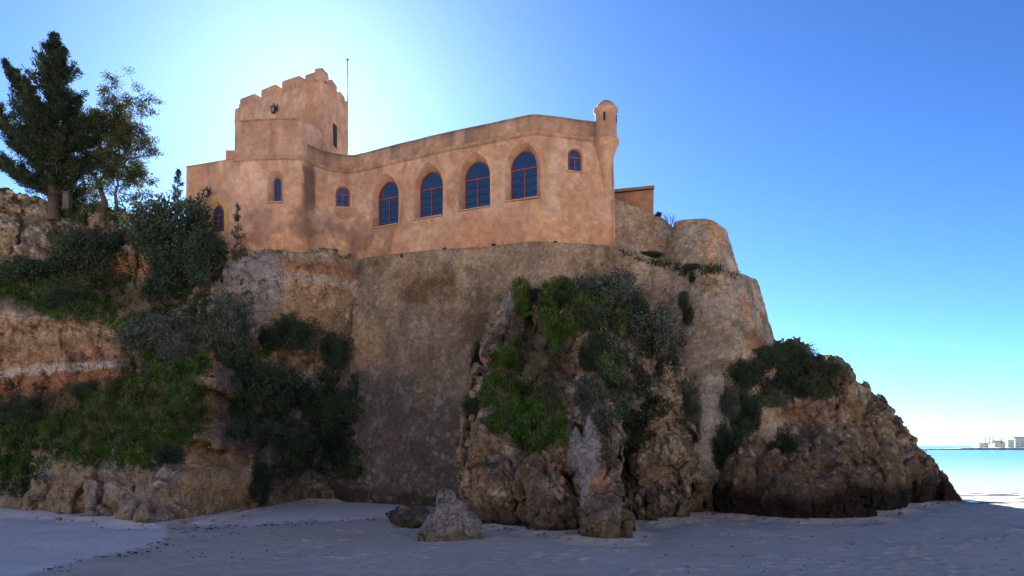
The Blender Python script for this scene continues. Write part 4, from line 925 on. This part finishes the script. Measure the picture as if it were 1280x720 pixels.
SH = [(222, 302, 56, 54, 'dark', 'largest dark evergreen bush, left of the fort by its door arch', None), (256, 330, 28, 50, 'dark', 'dark bush against the left foot of the orange fort wall', None), (208, 362, 36, 40, 'ivy', 'dark drooping bush just below the largest bush', None),
      (180, 268, 26, 26, 'dark', 'dark bush on the cliff edge beside the tree trunks', None),
      (105, 325, 40, 38, 'dark', 'dark shrub under the upper left cliff boulders', GL), (35, 345, 40, 24, 'ivy', 'low dark shrub on the upper left ledge at the photo edge', GL), (85, 380, 30, 18, 'dark', 'low green shrub on the ledge above the orange rock band', GL), (140, 312, 20, 20, 'ivy', 'small dark shrub left of the orange hollow', GL),
      (198, 420, 46, 30, 'grey', 'grey-green shrub on the slope right of the orange rock band', GL), (235, 440, 30, 26, 'grey', 'grey-green shrub above the green grass slope', GL), (285, 408, 30, 48, 'grey', 'grey shrub hanging beside the pale grey rock face', GS), (290, 455, 24, 34, 'ivy', 'dark ivy hanging in the cleft above the cove', GS),
      (372, 412, 30, 26, 'ivy', 'round dark shrub growing on the rock face below the fort', GS), (418, 436, 22, 26, 'ivy', 'round dark shrub at the left edge of the tall stone wall', GS), (340, 422, 18, 14, 'ivy', 'small dark shrub left of the round shrub on the rock face', GS),
      (312, 484, 40, 44, 'ivy', 'large dark ivy mass filling the left of the cove', GS), (375, 502, 50, 46, 'ivy', 'large dark ivy mass filling the middle of the cove', GS), (422, 512, 30, 38, 'ivy', 'large dark ivy mass against the foot of the tall wall', GS), (300, 522, 22, 30, 'ivy', 'dark ivy hanging over the ochre rock pillar', GS), (352, 556, 40, 24, 'ivy', 'low dark ivy above the sand of the cove', GS), (322, 600, 14, 36, 'ivy', 'narrow dark shrub on the right side of the ochre rock pillar', GS), (425, 555, 26, 30, 'ivy', 'dark ivy low down beside the grey wall base', GS),
      (207, 572, 20, 26, 'ivy', 'dark shrub in the gap between the foot rocks', GL), (30, 515, 34, 20, 'dark', 'dark shrub below the orange rock band at the photo edge', GL), (115, 492, 24, 15, 'dark', 'dark shrub at the right foot of the orange rock band', GL),
      (755, 368, 42, 36, 'grey', 'big round grey-green shrub at the top of the rock outcrop', GO), (812, 432, 40, 44, 'grey', 'big grey-green shrub on the right shoulder of the rock outcrop', GO), (790, 398, 26, 24, 'dark', 'dark shrub between the two big grey shrubs of the outcrop', GO), (752, 440, 24, 34, 'ivy', 'dark shrub in the gully of the rock outcrop', GO), (765, 490, 30, 40, 'grey', 'grey shrub in the lower gully of the rock outcrop', GO), (738, 508, 22, 30, 'grey', 'grey shrub left of the outcrop gully', GO), (790, 540, 22, 30, 'ivy', 'dark shrub low on the right part of the outcrop', GO), (742, 402, 22, 18, 'dark', 'dark green shrub just below the round grey shrub', GO),
      (858, 505, 18, 30, 'grey', 'small grey shrub where the outcrop meets the wall', GO), (866, 540, 12, 24, 'grey', 'narrow grey shrub above the dark hollow at the wall foot', GO), (600, 450, 12, 26, 'ivy', 'narrow dark ivy on the left edge of the outcrop', GO), (592, 510, 20, 16, 'dark', 'dark green plant sticking out left of the outcrop', GO), (700, 378, 22, 14, 'dark', 'green shrub on the outcrop crest', GO), (665, 372, 20, 12, 'dark', 'small green shrub at the left of the outcrop crest', GO),
      (905, 560, 16, 40, 'ivy', 'narrow dark shrub low in the gap between the bastion and the headland', GH), (912, 505, 14, 30, 'grey', 'grey shrub halfway down the gap between the bastion and the headland', GH), (928, 470, 24, 26, 'ivy', 'dark shrub where the headland meets the bastion', GH), (958, 448, 28, 20, 'ivy', 'dark shrub at the top left of the headland', GH), (995, 440, 30, 16, 'ivy', 'dark shrub on the headland summit', GH), (1035, 460, 20, 12, 'dark', 'small dark shrub on the right of the headland summit', GH), (930, 510, 18, 26, 'ivy', 'dark shrub hanging low at the left of the headland', GH), (985, 482, 40, 16, 'dark', 'green shrub on the upper headland ledge', GH), (960, 500, 22, 14, 'grey', 'grey shrub under the upper headland ledge', GH), (985, 560, 22, 20, 'ivy', 'dark shrub in the headland hollow', GH),
      (855, 378, 8, 16, 'dark', 'small green plant growing from the wall below the ledge', 'plants in the wall joints'), (861, 398, 8, 18, 'dark', 'green plant hanging down the wall below the small plant', 'plants in the wall joints'), (866, 335, 14, 5, 'dark', 'low plant on the ledge under the upper bastion', 'plants in the wall joints'), (812, 320, 16, 5, 'dark', 'low plant on the sloping ledge left of the bastion', 'plants in the wall joints'), (866, 350, 6, 6, 'dark', 'tiny plant in a wall crack under the ledge', 'plants in the wall joints')]
for a_ in SH: shrub(*a_)

# conifers: leaders with many upswept branches, each carrying sprays
def conifer(name, leaders, mat, label, group=None, spray=.22, dens=26, nb_per_m=9, seed=1, reach=None):
    r_ = np.random.default_rng(seed); base = np.array(leaders[0][0]); e_ = empty(name, base, label, 'tree', group)
    mb = MB(); C = []; D = []
    for (a_, b_, rad, wid) in leaders:
        a_, b_ = np.array(a_, float), np.array(b_, float); L_ = np.linalg.norm(b_ - a_); ax_ = (b_ - a_) / L_
        pts_ = [a_ + (b_ - a_) * k / 6 + (r_.normal(0, .02 * L_ * .3, 3) if 0 < k < 6 else 0) for k in range(7)]
        mb.tube(pts_, [rad * (1 - .85 * k / 6) for k in range(7)], 8, False)
        for k in range(int(L_ * nb_per_m)):
            u = r_.uniform(.06, 1.0) ** .9; o_ = a_ + (b_ - a_) * u; ang = r_.uniform(0, 2 * math.pi)
            prof = max(.06, (1 - u) ** .75) * wid * r_.uniform(.55, 1.15) * (1.0 if u > .12 else .7)
            rise = .25 + .55 * u + r_.uniform(-.15, .2); d_ = np.array((math.cos(ang), math.sin(ang), rise)); d_ /= np.linalg.norm(d_); bl = prof * 1.1
            tip = o_ + d_ * bl + (0, 0, .12 * bl); mid = o_ + d_ * bl * .5 - (0, 0, .06 * bl)
            mb.tube([o_, mid, tip], [.03 + .012 * bl, .02, .008], 4, False)
            m_ = int(dens * (.4 + bl)); tt_ = r_.uniform(.15, 1.03, m_)[:, None]; P3 = (1 - tt_) ** 2 * o_ + 2 * tt_ * (1 - tt_) * mid + tt_ ** 2 * tip
            P3 = P3 + r_.normal(0, 1, (m_, 3)) * (.05 + .14 * np.minimum(bl, 1.5)) * (1.15 - .8 * tt_)
            nl_ = 5
            for q_ in range(nl_):
                C.append(P3 + r_.normal(0, spray * .35, (m_, 3))); D.append(np.tile(d_, (m_, 1)) + r_.normal(0, .55, (m_, 3)) + (0, 0, .25))
    C = np.concatenate(C); D = np.concatenate(D); V, F = leaf_quads(C, D, r_.uniform(.6, 1.3, len(C)) * spray, spray * .3)
    mesh_np('crown', V, F, M[mat], e_, smooth=False, offset=base); mb.build('trunk', M['bark'], e_, smooth=True, offset=base)
    return e_
B = P(68, 276, 50)
conifer('conifer', [(B, P(68, 46, 50), .42, 4.3), (P(62, 190, 50.3), P(6, 76, 50.6), .16, 1.7), (P(66, 180, 49.6), P(30, 98, 49.4), .12, 1.3), (P(60, 225, 50.5), P(-30, 110, 51), .14, 1.8), (P(72, 190, 50), P(100, 120, 50.4), .12, 1.4), (P(72, 215, 49.7), P(122, 140, 49.8), .12, 2.0), (P(62, 245, 50), P(-25, 190, 50), .12, 1.7), (P(68, 240, 50), P(120, 205, 50.5), .12, 1.5), (P(70, 150, 50), P(80, 60, 50.2), .1, .7)], 'leaf_dark', 'tall dark conifer with several ragged leaders at the left end of the cliff top', seed=4, dens=24, nb_per_m=12)
conifer('conifer', [(P(297, 335, 45.0), P(297, 254, 45.1), .05, .75)], 'leaf_bush', 'small sparse young conifer against the orange wall right of the door arch', seed=8, dens=9, nb_per_m=13, spray=.12)
conifer('conifer', [(P(222, 268, 48.5), P(223, 211, 48.5), .05, .6)], 'leaf_dark', 'slim dark conifer tip rising left of the fort corner', seed=9, dens=18, nb_per_m=12, spray=.14)

# airy broadleaf tree: recursive limbs with loose leaf clumps
def broadleaf(base, targets, mat, label, cat='tree', seed=1, r0=.2, leaf=.13, nleaf=110, clump=.55, sub=9, group=None, name='tree'):
    r_ = np.random.default_rng(seed); e_ = empty(name, base, label, cat, group); mb = MB(); C = []; D = []
    base = np.array(base)
    for (st, tg, rad) in targets:
        st = np.array(st); tg = np.array(tg); L_ = np.linalg.norm(tg - st)
        pts_ = [st + (tg - st) * k / 5 + (r_.normal(0, .035 * L_, 3) if 0 < k < 5 else 0) for k in range(6)]
        mb.tube(pts_, [rad * (1 - .8 * k / 5) for k in range(6)], 7, False)
        for k in range(sub):
            u = r_.uniform(.35, 1.0); i_ = min(4, int(u * 5)); o_ = pts_[i_] + (pts_[i_ + 1] - pts_[i_]) * (u * 5 - i_)
            d_ = r_.normal(size=3); d_[2] = abs(d_[2]) * .6 + .1; d_ /= np.linalg.norm(d_); bl = r_.uniform(.5, 1.25) * clump * 2.2
            tip = o_ + d_ * bl; mid = (o_ + tip) / 2 + r_.normal(0, .1, 3) * bl; mb.tube([o_, mid, tip], [rad * .22, rad * .13, .008], 4, False)
            for q_ in range(3):
                tp = tip + r_.normal(0, .5, 3) * clump; mb.tube([mid, tp], [.015, .006], 3, False)
                m_ = int(nleaf * r_.uniform(.3, 1.)); cc = tp + r_.normal(0, .33, (m_, 3)) * clump * np.array((1, 1, .7)); C.append(cc); D.append(r_.normal(size=(m_, 3)))
    C = np.concatenate(C); D = np.concatenate(D); V, F = leaf_quads(C, D, r_.uniform(.6, 1.3, len(C)) * leaf, leaf * .5)
    mesh_np('crown', V, F, M[mat], e_, smooth=False, offset=base); mb.build('trunk', M['bark'], e_, smooth=True, offset=base); return e_
b1 = P(130, 272, 49.5)
broadleaf(b1, [(b1, P(128, 195, 49.5), .24), (P(128, 200, 49.5), P(118, 150, 49.8), .13), (P(128, 200, 49.5), P(145, 165, 49.3), .12), (P(129, 215, 49.5), P(112, 190, 50), .1)], 'leaf_dark', 'dark tree with an upright trunk right beside the tall conifer', seed=3, sub=14, nleaf=150)
b2 = P(141, 270, 49)
broadleaf(b2, [(b2, P(146, 205, 49), .15), (P(144, 215, 49), P(152, 130, 49), .12), (P(145, 205, 49), P(172, 165, 48.8), .1), (P(146, 205, 49), P(182, 190, 49), .09), (P(146, 215, 49), P(165, 225, 49.3), .07), (P(146, 190, 49), P(135, 150, 49), .08), (P(150, 150, 49), P(165, 122, 49), .05)], 'leaf_olive', 'airy light green tree with thin leaning trunk on the cliff top', seed=6, sub=16, nleaf=105, leaf=.14)
b3 = P(172, 268, 48.5)
broadleaf(b3, [(b3, P(165, 240, 48.5), .06), (b3, P(182, 236, 48.7), .05), (b3, P(190, 250, 48.3), .05)], 'leaf_olive', 'low light green bushy tree between the airy tree and the fort', seed=12, sub=5, nleaf=50, clump=.35)
b4 = P(100, 262, 50.5)
broadleaf(b4, [(b4, P(90, 246, 50.5), .05), (b4, P(108, 244, 50.5), .05), (b4, P(122, 250, 50.5), .05)], 'leaf_olive', 'low scrubby bush on the cliff edge under the conifer', 'bush', seed=14, sub=6, nleaf=60, clump=.35, name='bush')
pp_ = P(84, 250, 49.5); po_ = empty('stone_post', pp_, 'small grey stone post standing on the cliff top under the conifer', 'stone post'); mb = MB(); mb.box(pp_ + (0, 0, -.1), (.4, .4, 1.1)); mb.build('shaft', surf('post_stone', (.10, .095, .09), .9, .3), po_, offset=pp_); mb = MB(); mb.box(pp_ + (0, 0, .5), (.48, .48, .09)); mb.build('cap', M['bark'], po_, offset=pp_)
# bare twiggy shrub beside the bastion and a small dark plant on the wall
def bare(base, h_, n_, label, seed):
    r_ = np.random.default_rng(seed); e_ = empty('bare_shrub', base, label, 'bare shrub'); mb = MB(); base = Vector(base)
    for k in range(n_):
        d_ = Vector((r_.normal(0, .45), r_.normal(0, .3), 1)).normalized(); p1_ = base + d_ * h_ * r_.uniform(.4, .6); p2_ = p1_ + (d_ + Vector((r_.normal(0, .3), r_.normal(0, .3), 0))).normalized() * h_ * r_.uniform(.3, .5)
        mb.tube([base, p1_, p2_], [.018, .012, .005], 4, False)
        for q_ in range(5):
            a_ = p1_.lerp(p2_, r_.uniform(0, .9)); mb.tube([a_, a_ + Vector((r_.normal(0, .2), r_.normal(0, .2), r_.uniform(.1, .35)))], [.008, .003], 3, False)
    mb.build('twigs', M['twig'], e_, offset=base); return e_
bare(P(836, 290, 44.6), 1.15, 12, 'leafless twiggy shrub standing beside the upper bastion', 5)
shrub(823, 268, 5, 4, 'ivy', 'tiny dark plant at the wall end right of the brown outbuilding', D=44.5)

# grass and low growth on the slopes: tufts of blades where the photo is green
regions = [([(-140, 490), (0, 500), (60, 522), (110, 500), (180, 462), (250, 452), (262, 500), (240, 560), (190, 572), (120, 570), (60, 562), (0, 600), (-140, 600)], 3600, 'grass'),
           ([(-140, 320), (0, 325), (60, 345), (110, 360), (180, 400), (240, 440), (200, 462), (120, 402), (60, 398), (0, 372), (-140, 370)], 1700, 'grass'),
           ([(648, 358), (715, 358), (738, 395), (742, 440), (715, 425), (690, 440), (665, 400), (650, 392)], 900, 'grass'),
           ([(625, 425), (652, 432), (662, 500), (700, 508), (712, 545), (690, 566), (640, 556), (604, 528), (600, 498), (616, 460)], 1100, 'grass'), ([(735, 420), (765, 430), (770, 470), (745, 470)], 150, 'grass'),
           ([(690, 352), (800, 370), (812, 392), (740, 400), (700, 385)], 500, 'grass'), ([(925, 455), (1000, 445), (1050, 470), (1040, 498), (960, 500), (925, 520)], 900, 'leaf_bush'),
           ([(720, 440), (765, 440), (790, 520), (770, 590), (740, 540)], 600, 'leaf_grey'), ([(150, 470), (250, 460), (250, 550), (100, 560)], 350, 'leaf_olive'), ([(0, 330), (150, 370), (120, 400), (0, 370)], 200, 'leaf_olive'), ([(605, 440), (700, 440), (700, 560), (605, 540)], 200, 'leaf_olive'), ([(640, 355), (800, 365), (790, 420), (680, 420)], 200, 'dry'), ([(100, 460), (260, 440), (250, 560), (60, 560)], 250, 'dry'), ([(60, 245), (150, 262), (210, 275), (150, 280), (80, 275)], 350, 'leaf_olive'), ([(775, 312), (850, 334), (925, 338), (925, 343), (850, 341), (775, 318)], 220, 'leaf_olive'),
           ([(170, 440), (260, 440), (262, 470), (190, 470)], 400, 'grass'), ([(330, 425), (350, 425), (350, 445), (330, 440)], 80, 'grass'), ([(285, 465), (450, 465), (448, 600), (335, 592), (330, 560), (288, 545)], 1500, 'leaf_ivy'), ([(60, 290), (150, 285), (175, 330), (130, 400), (60, 360)], 700, 'leaf_bush'), ([(160, 390), (250, 400), (262, 450), (180, 460)], 700, 'leaf_grey'), ([(185, 320), (265, 330), (265, 400), (200, 400)], 500, 'leaf_bush'), ([(735, 380), (830, 380), (850, 480), (800, 560), (740, 500)], 900, 'leaf_ivy'), ([(915, 450), (945, 440), (950, 540), (915, 560)], 500, 'leaf_bush'), ([(0, 470), (70, 500), (60, 600), (0, 620)], 350, 'leaf_bush'), ([(0, 560), (60, 560), (200, 575), (215, 590), (120, 580), (0, 610)], 300, 'grass')]
acc = {}
for poly, n_, mt in regions:
    xs_ = [p[0] for p in poly]; ys_ = [p[1] for p in poly]; k = 0; tries = 0
    while k < n_ and tries < n_ * 6:
        tries += 1; x_, y_ = rng.uniform(min(xs_) - 6, max(xs_) + 6), rng.uniform(min(ys_) - 4, max(ys_) + 4)
        jx, jy = 14 * mnoise.noise(Vector((x_ * .03, y_ * .03, 1))), 14 * mnoise.noise(Vector((x_ * .03, y_ * .03, 9)))
        if not inpoly(np.array(x_ + jx), np.array(y_ + jy), poly): continue
        if mnoise.noise(Vector((x_ * .05, y_ * .05, 4))) + .5 * mnoise.noise(Vector((x_ * .16, y_ * .16, 7))) < (-.03 if x_ > 560 else -.2): continue
        h_, nn_ = hit(x_, y_)
        if h_ is None: continue
        k += 1; m_ = 12; c_ = h_ + rng.normal(0, .12, (m_, 3)); hgt = rng.uniform(.10, .34) if mt == 'grass' else rng.uniform(.08, .26)
        d_ = nn_ * .5 + np.array((0, 0, .75)) + rng.normal(0, .45, (m_, 3)); d_ /= np.linalg.norm(d_, axis=1)[:, None]
        acc.setdefault(mt, []).append((c_ + d_ * hgt * .4, d_, rng.uniform(.6, 1.3, m_) * hgt))
gn = {'grass': ('grass', 'bright green grass covering the slopes of the left cliff and the rock outcrop', 'grass'), 'leaf_bush': ('ground_cover', 'dark ground cover over the headland top', 'ground cover'), 'leaf_grey': ('ground_cover', 'grey-green ground cover in the outcrop gully', 'ground cover'), 'leaf_olive': ('ground_cover', 'thin olive scrub along the cliff edge and the wall ledge', 'ground cover'), 'dry': ('dry_grass', 'dry straw coloured grass among the green slopes', 'dry grass'), 'leaf_ivy': ('ground_cover', 'dark ivy ground cover in the cove and the outcrop gullies', 'ground cover')}
for mt, L_ in acc.items():
    C = np.concatenate([a_[0] for a_ in L_]); D = np.concatenate([a_[1] for a_ in L_]); l_ = np.concatenate([a_[2] for a_ in L_])
    V, F = leaf_quads(C, D, l_, .055 if mt == 'grass' else .08); nm, lb, ct = gn[mt]
    tag(mesh_np(nm, V, F, M[mt], smooth=False), lb, ct, kind='stuff')

# seaweed scraps along the old tide lines
V = []; F = []; mb = MB()
def scrap(px, py, s):
    D = 3240 / (py - HZ); p = P(px, py, D); p[2] = .03
    for q_ in range(3):
        a_ = rng.uniform(0, 6.28); l_ = s * rng.uniform(.5, 1.3); o_ = p + np.array((rng.normal(0, s * .6), rng.normal(0, s * .6), 0)); d_ = np.array((math.cos(a_), math.sin(a_), 0)) * l_
        mb.tube([o_ - d_ * .5, o_ + (0, 0, .02), o_ + d_ * .5 + (0, 0, -.02)], [.006, s * .16, .006], 5, False)
for k in range(90):
    px_ = rng.uniform(215, 480); scrap(px_, np.interp(px_, [215, 300, 400, 480], [663, 659, 653, 650]) + rng.normal(0, 1.6), rng.uniform(.05, .13))
for k in range(60):
    px_ = rng.uniform(60, 215); scrap(px_, np.interp(px_, [60, 120, 170, 215], [714, 700, 692, 676]) + rng.normal(0, 2.5), rng.uniform(.04, .1))
for k in range(60): scrap(rng.uniform(200, 420), rng.uniform(664, 700), rng.uniform(.03, .06))
for k in range(55): scrap(rng.uniform(820, 1280), rng.uniform(668, 718), rng.uniform(.03, .07))
tag(mb.build('seaweed', plain('dry_seaweed', (.045, .038, .03), .9)), 'dark scraps of seaweed strewn along the tide lines on the sand', 'seaweed', kind='stuff')

# ------------------------------------------------------------------ far shore at the right
DS = 620.
stone = surf('breakwater_stone', (.55, .50, .42), .9, .2, ((.1, 4),), ((.3, .3),))
V, F = [], []; nseg = 150; xs_ = np.linspace(DS * (1150 - CX) / FPX, DS * (1420 - CX) / FPX, nseg)
for i, x_ in enumerate(xs_):
    hgt = 1.0 + .9 * sstep(1185, 1215, np.array(CX + FPX * x_ / DS)) + .35 * mnoise.noise(Vector((x_ * .21, 0, 0))); V += [(x_, DS - 5, -1), (x_, DS - 1.5, hgt * .8), (x_, DS, hgt), (x_, DS + 6, hgt), (x_, DS + 9, -1)]
for i in range(nseg - 1):
    for k in range(4): F.append((i * 5 + k, i * 5 + 5 + k, i * 5 + 6 + k, i * 5 + 1 + k))
bw = mesh_np('breakwater', V, F, stone, smooth=False); tag(bw, 'low stone breakwater on the horizon right of the headland', 'breakwater')
cream = surf('cream_render', (.82, .74, .58), .8, .08, ((.05, 3),), ((.3, .05),)); tile = plain('clay_tile', (.36, .17, .09), .8); dwin = plain('haze_pale_window', (.52, .48, .42), .6)  # far window colour is paled to stand in for distance haze
def far_house(px0, px1, pyt, D, label, roof):
    a_ = P(px0, pyt, D); b_ = P(px1, pyt, D); zt = a_[2]; w_ = b_[0] - a_[0]; e_ = empty('house', ((a_[0] + b_[0]) / 2, D, 1.2), label, 'house', 'houses on the far shore'); o_ = np.array(e_.location)
    mb = MB(); mb.box((o_[0], D + 5, (zt + .8) / 2), (w_, 10, zt - .8)); mb.build('wall', cream, e_, offset=o_)
    mb = MB()
    if roof:
        x0, x1, z0 = a_[0] - .3, b_[0] + .3, zt + .01; mb.add([(x0, D - .4, z0), (x1, D - .4, z0), (x1, D + 10.4, z0), (x0, D + 10.4, z0), (x0 + 1, D + 5, z0 + 1.8), (x1 - 1, D + 5, z0 + 1.8)], [(0, 1, 5, 4), (1, 2, 5), (2, 3, 4, 5), (3, 0, 4), (3, 2, 1, 0)])
        mb.build('roof', tile, e_, offset=o_)
    else: mb.box((o_[0], D + 5, zt + .2), (w_ + .3, 10.3, .4)); mb.build('roof', cream, e_, offset=o_)
    nf = max(1, int((zt - 1.5) / 3)); nw = max(1, int(w_ / 4))
    for f_ in range(nf):
        for k in range(nw):
            mb = MB(); mb.box((a_[0] + w_ * (k + .5) / nw, D + .05, 2.6 + f_ * 3), (1.3, .2, 1.5)); mb.build('window', dwin, e_, offset=o_)
for a_ in ((1224, 1236, 554, 640, 'smallest pale flat roofed house on the far shore left of the palms', False), (1243, 1257, 553, 640, 'low pale house with a tiled roof beyond the breakwater', True), (1260, 1268, 550, 645, 'narrow cream house beside the tallest building on the far shore', False), (1269, 1292, 548, 650, 'tallest cream building on the far shore at the right photo edge', True)): far_house(*a_)
def palm(px, py, label):
    D = 632; b_ = P(px, 556, D); t_ = P(px, py, D); e_ = empty('palm_tree', b_, label, 'palm tree', 'palm trees on the far shore'); o_ = np.array(b_)
    mb = MB(); mb.tube([b_, t_], [.3, .2], 6, False); mb.build('trunk', M['bark'], e_, offset=o_)
    C = []; D_ = []
    for k in range(16):
        a_ = k * .4; 
        for q_ in range(6): C.append(t_ + np.array((math.cos(a_) * q_ * .3, math.sin(a_) * q_ * .3, .32 * q_ - .11 * q_ * q_))); D_.append((math.cos(a_), math.sin(a_), .4 - .25 * q_))
    V, F = leaf_quads(np.array(C), np.array(D_, float), .5, .3); mesh_np('crown', V, F, M['leaf_bush'], e_, smooth=False, offset=o_)
for x_, y_, lb in ((1232, 548.5, 'leftmost far palm tree on the horizon'), (1237, 547.5, 'second far palm tree from the left on the horizon'), (1241, 548, 'third far palm tree from the left, just left of the gap'), (1252, 548, 'rightmost far palm tree, beside the cream buildings')): palm(x_, y_, lb)
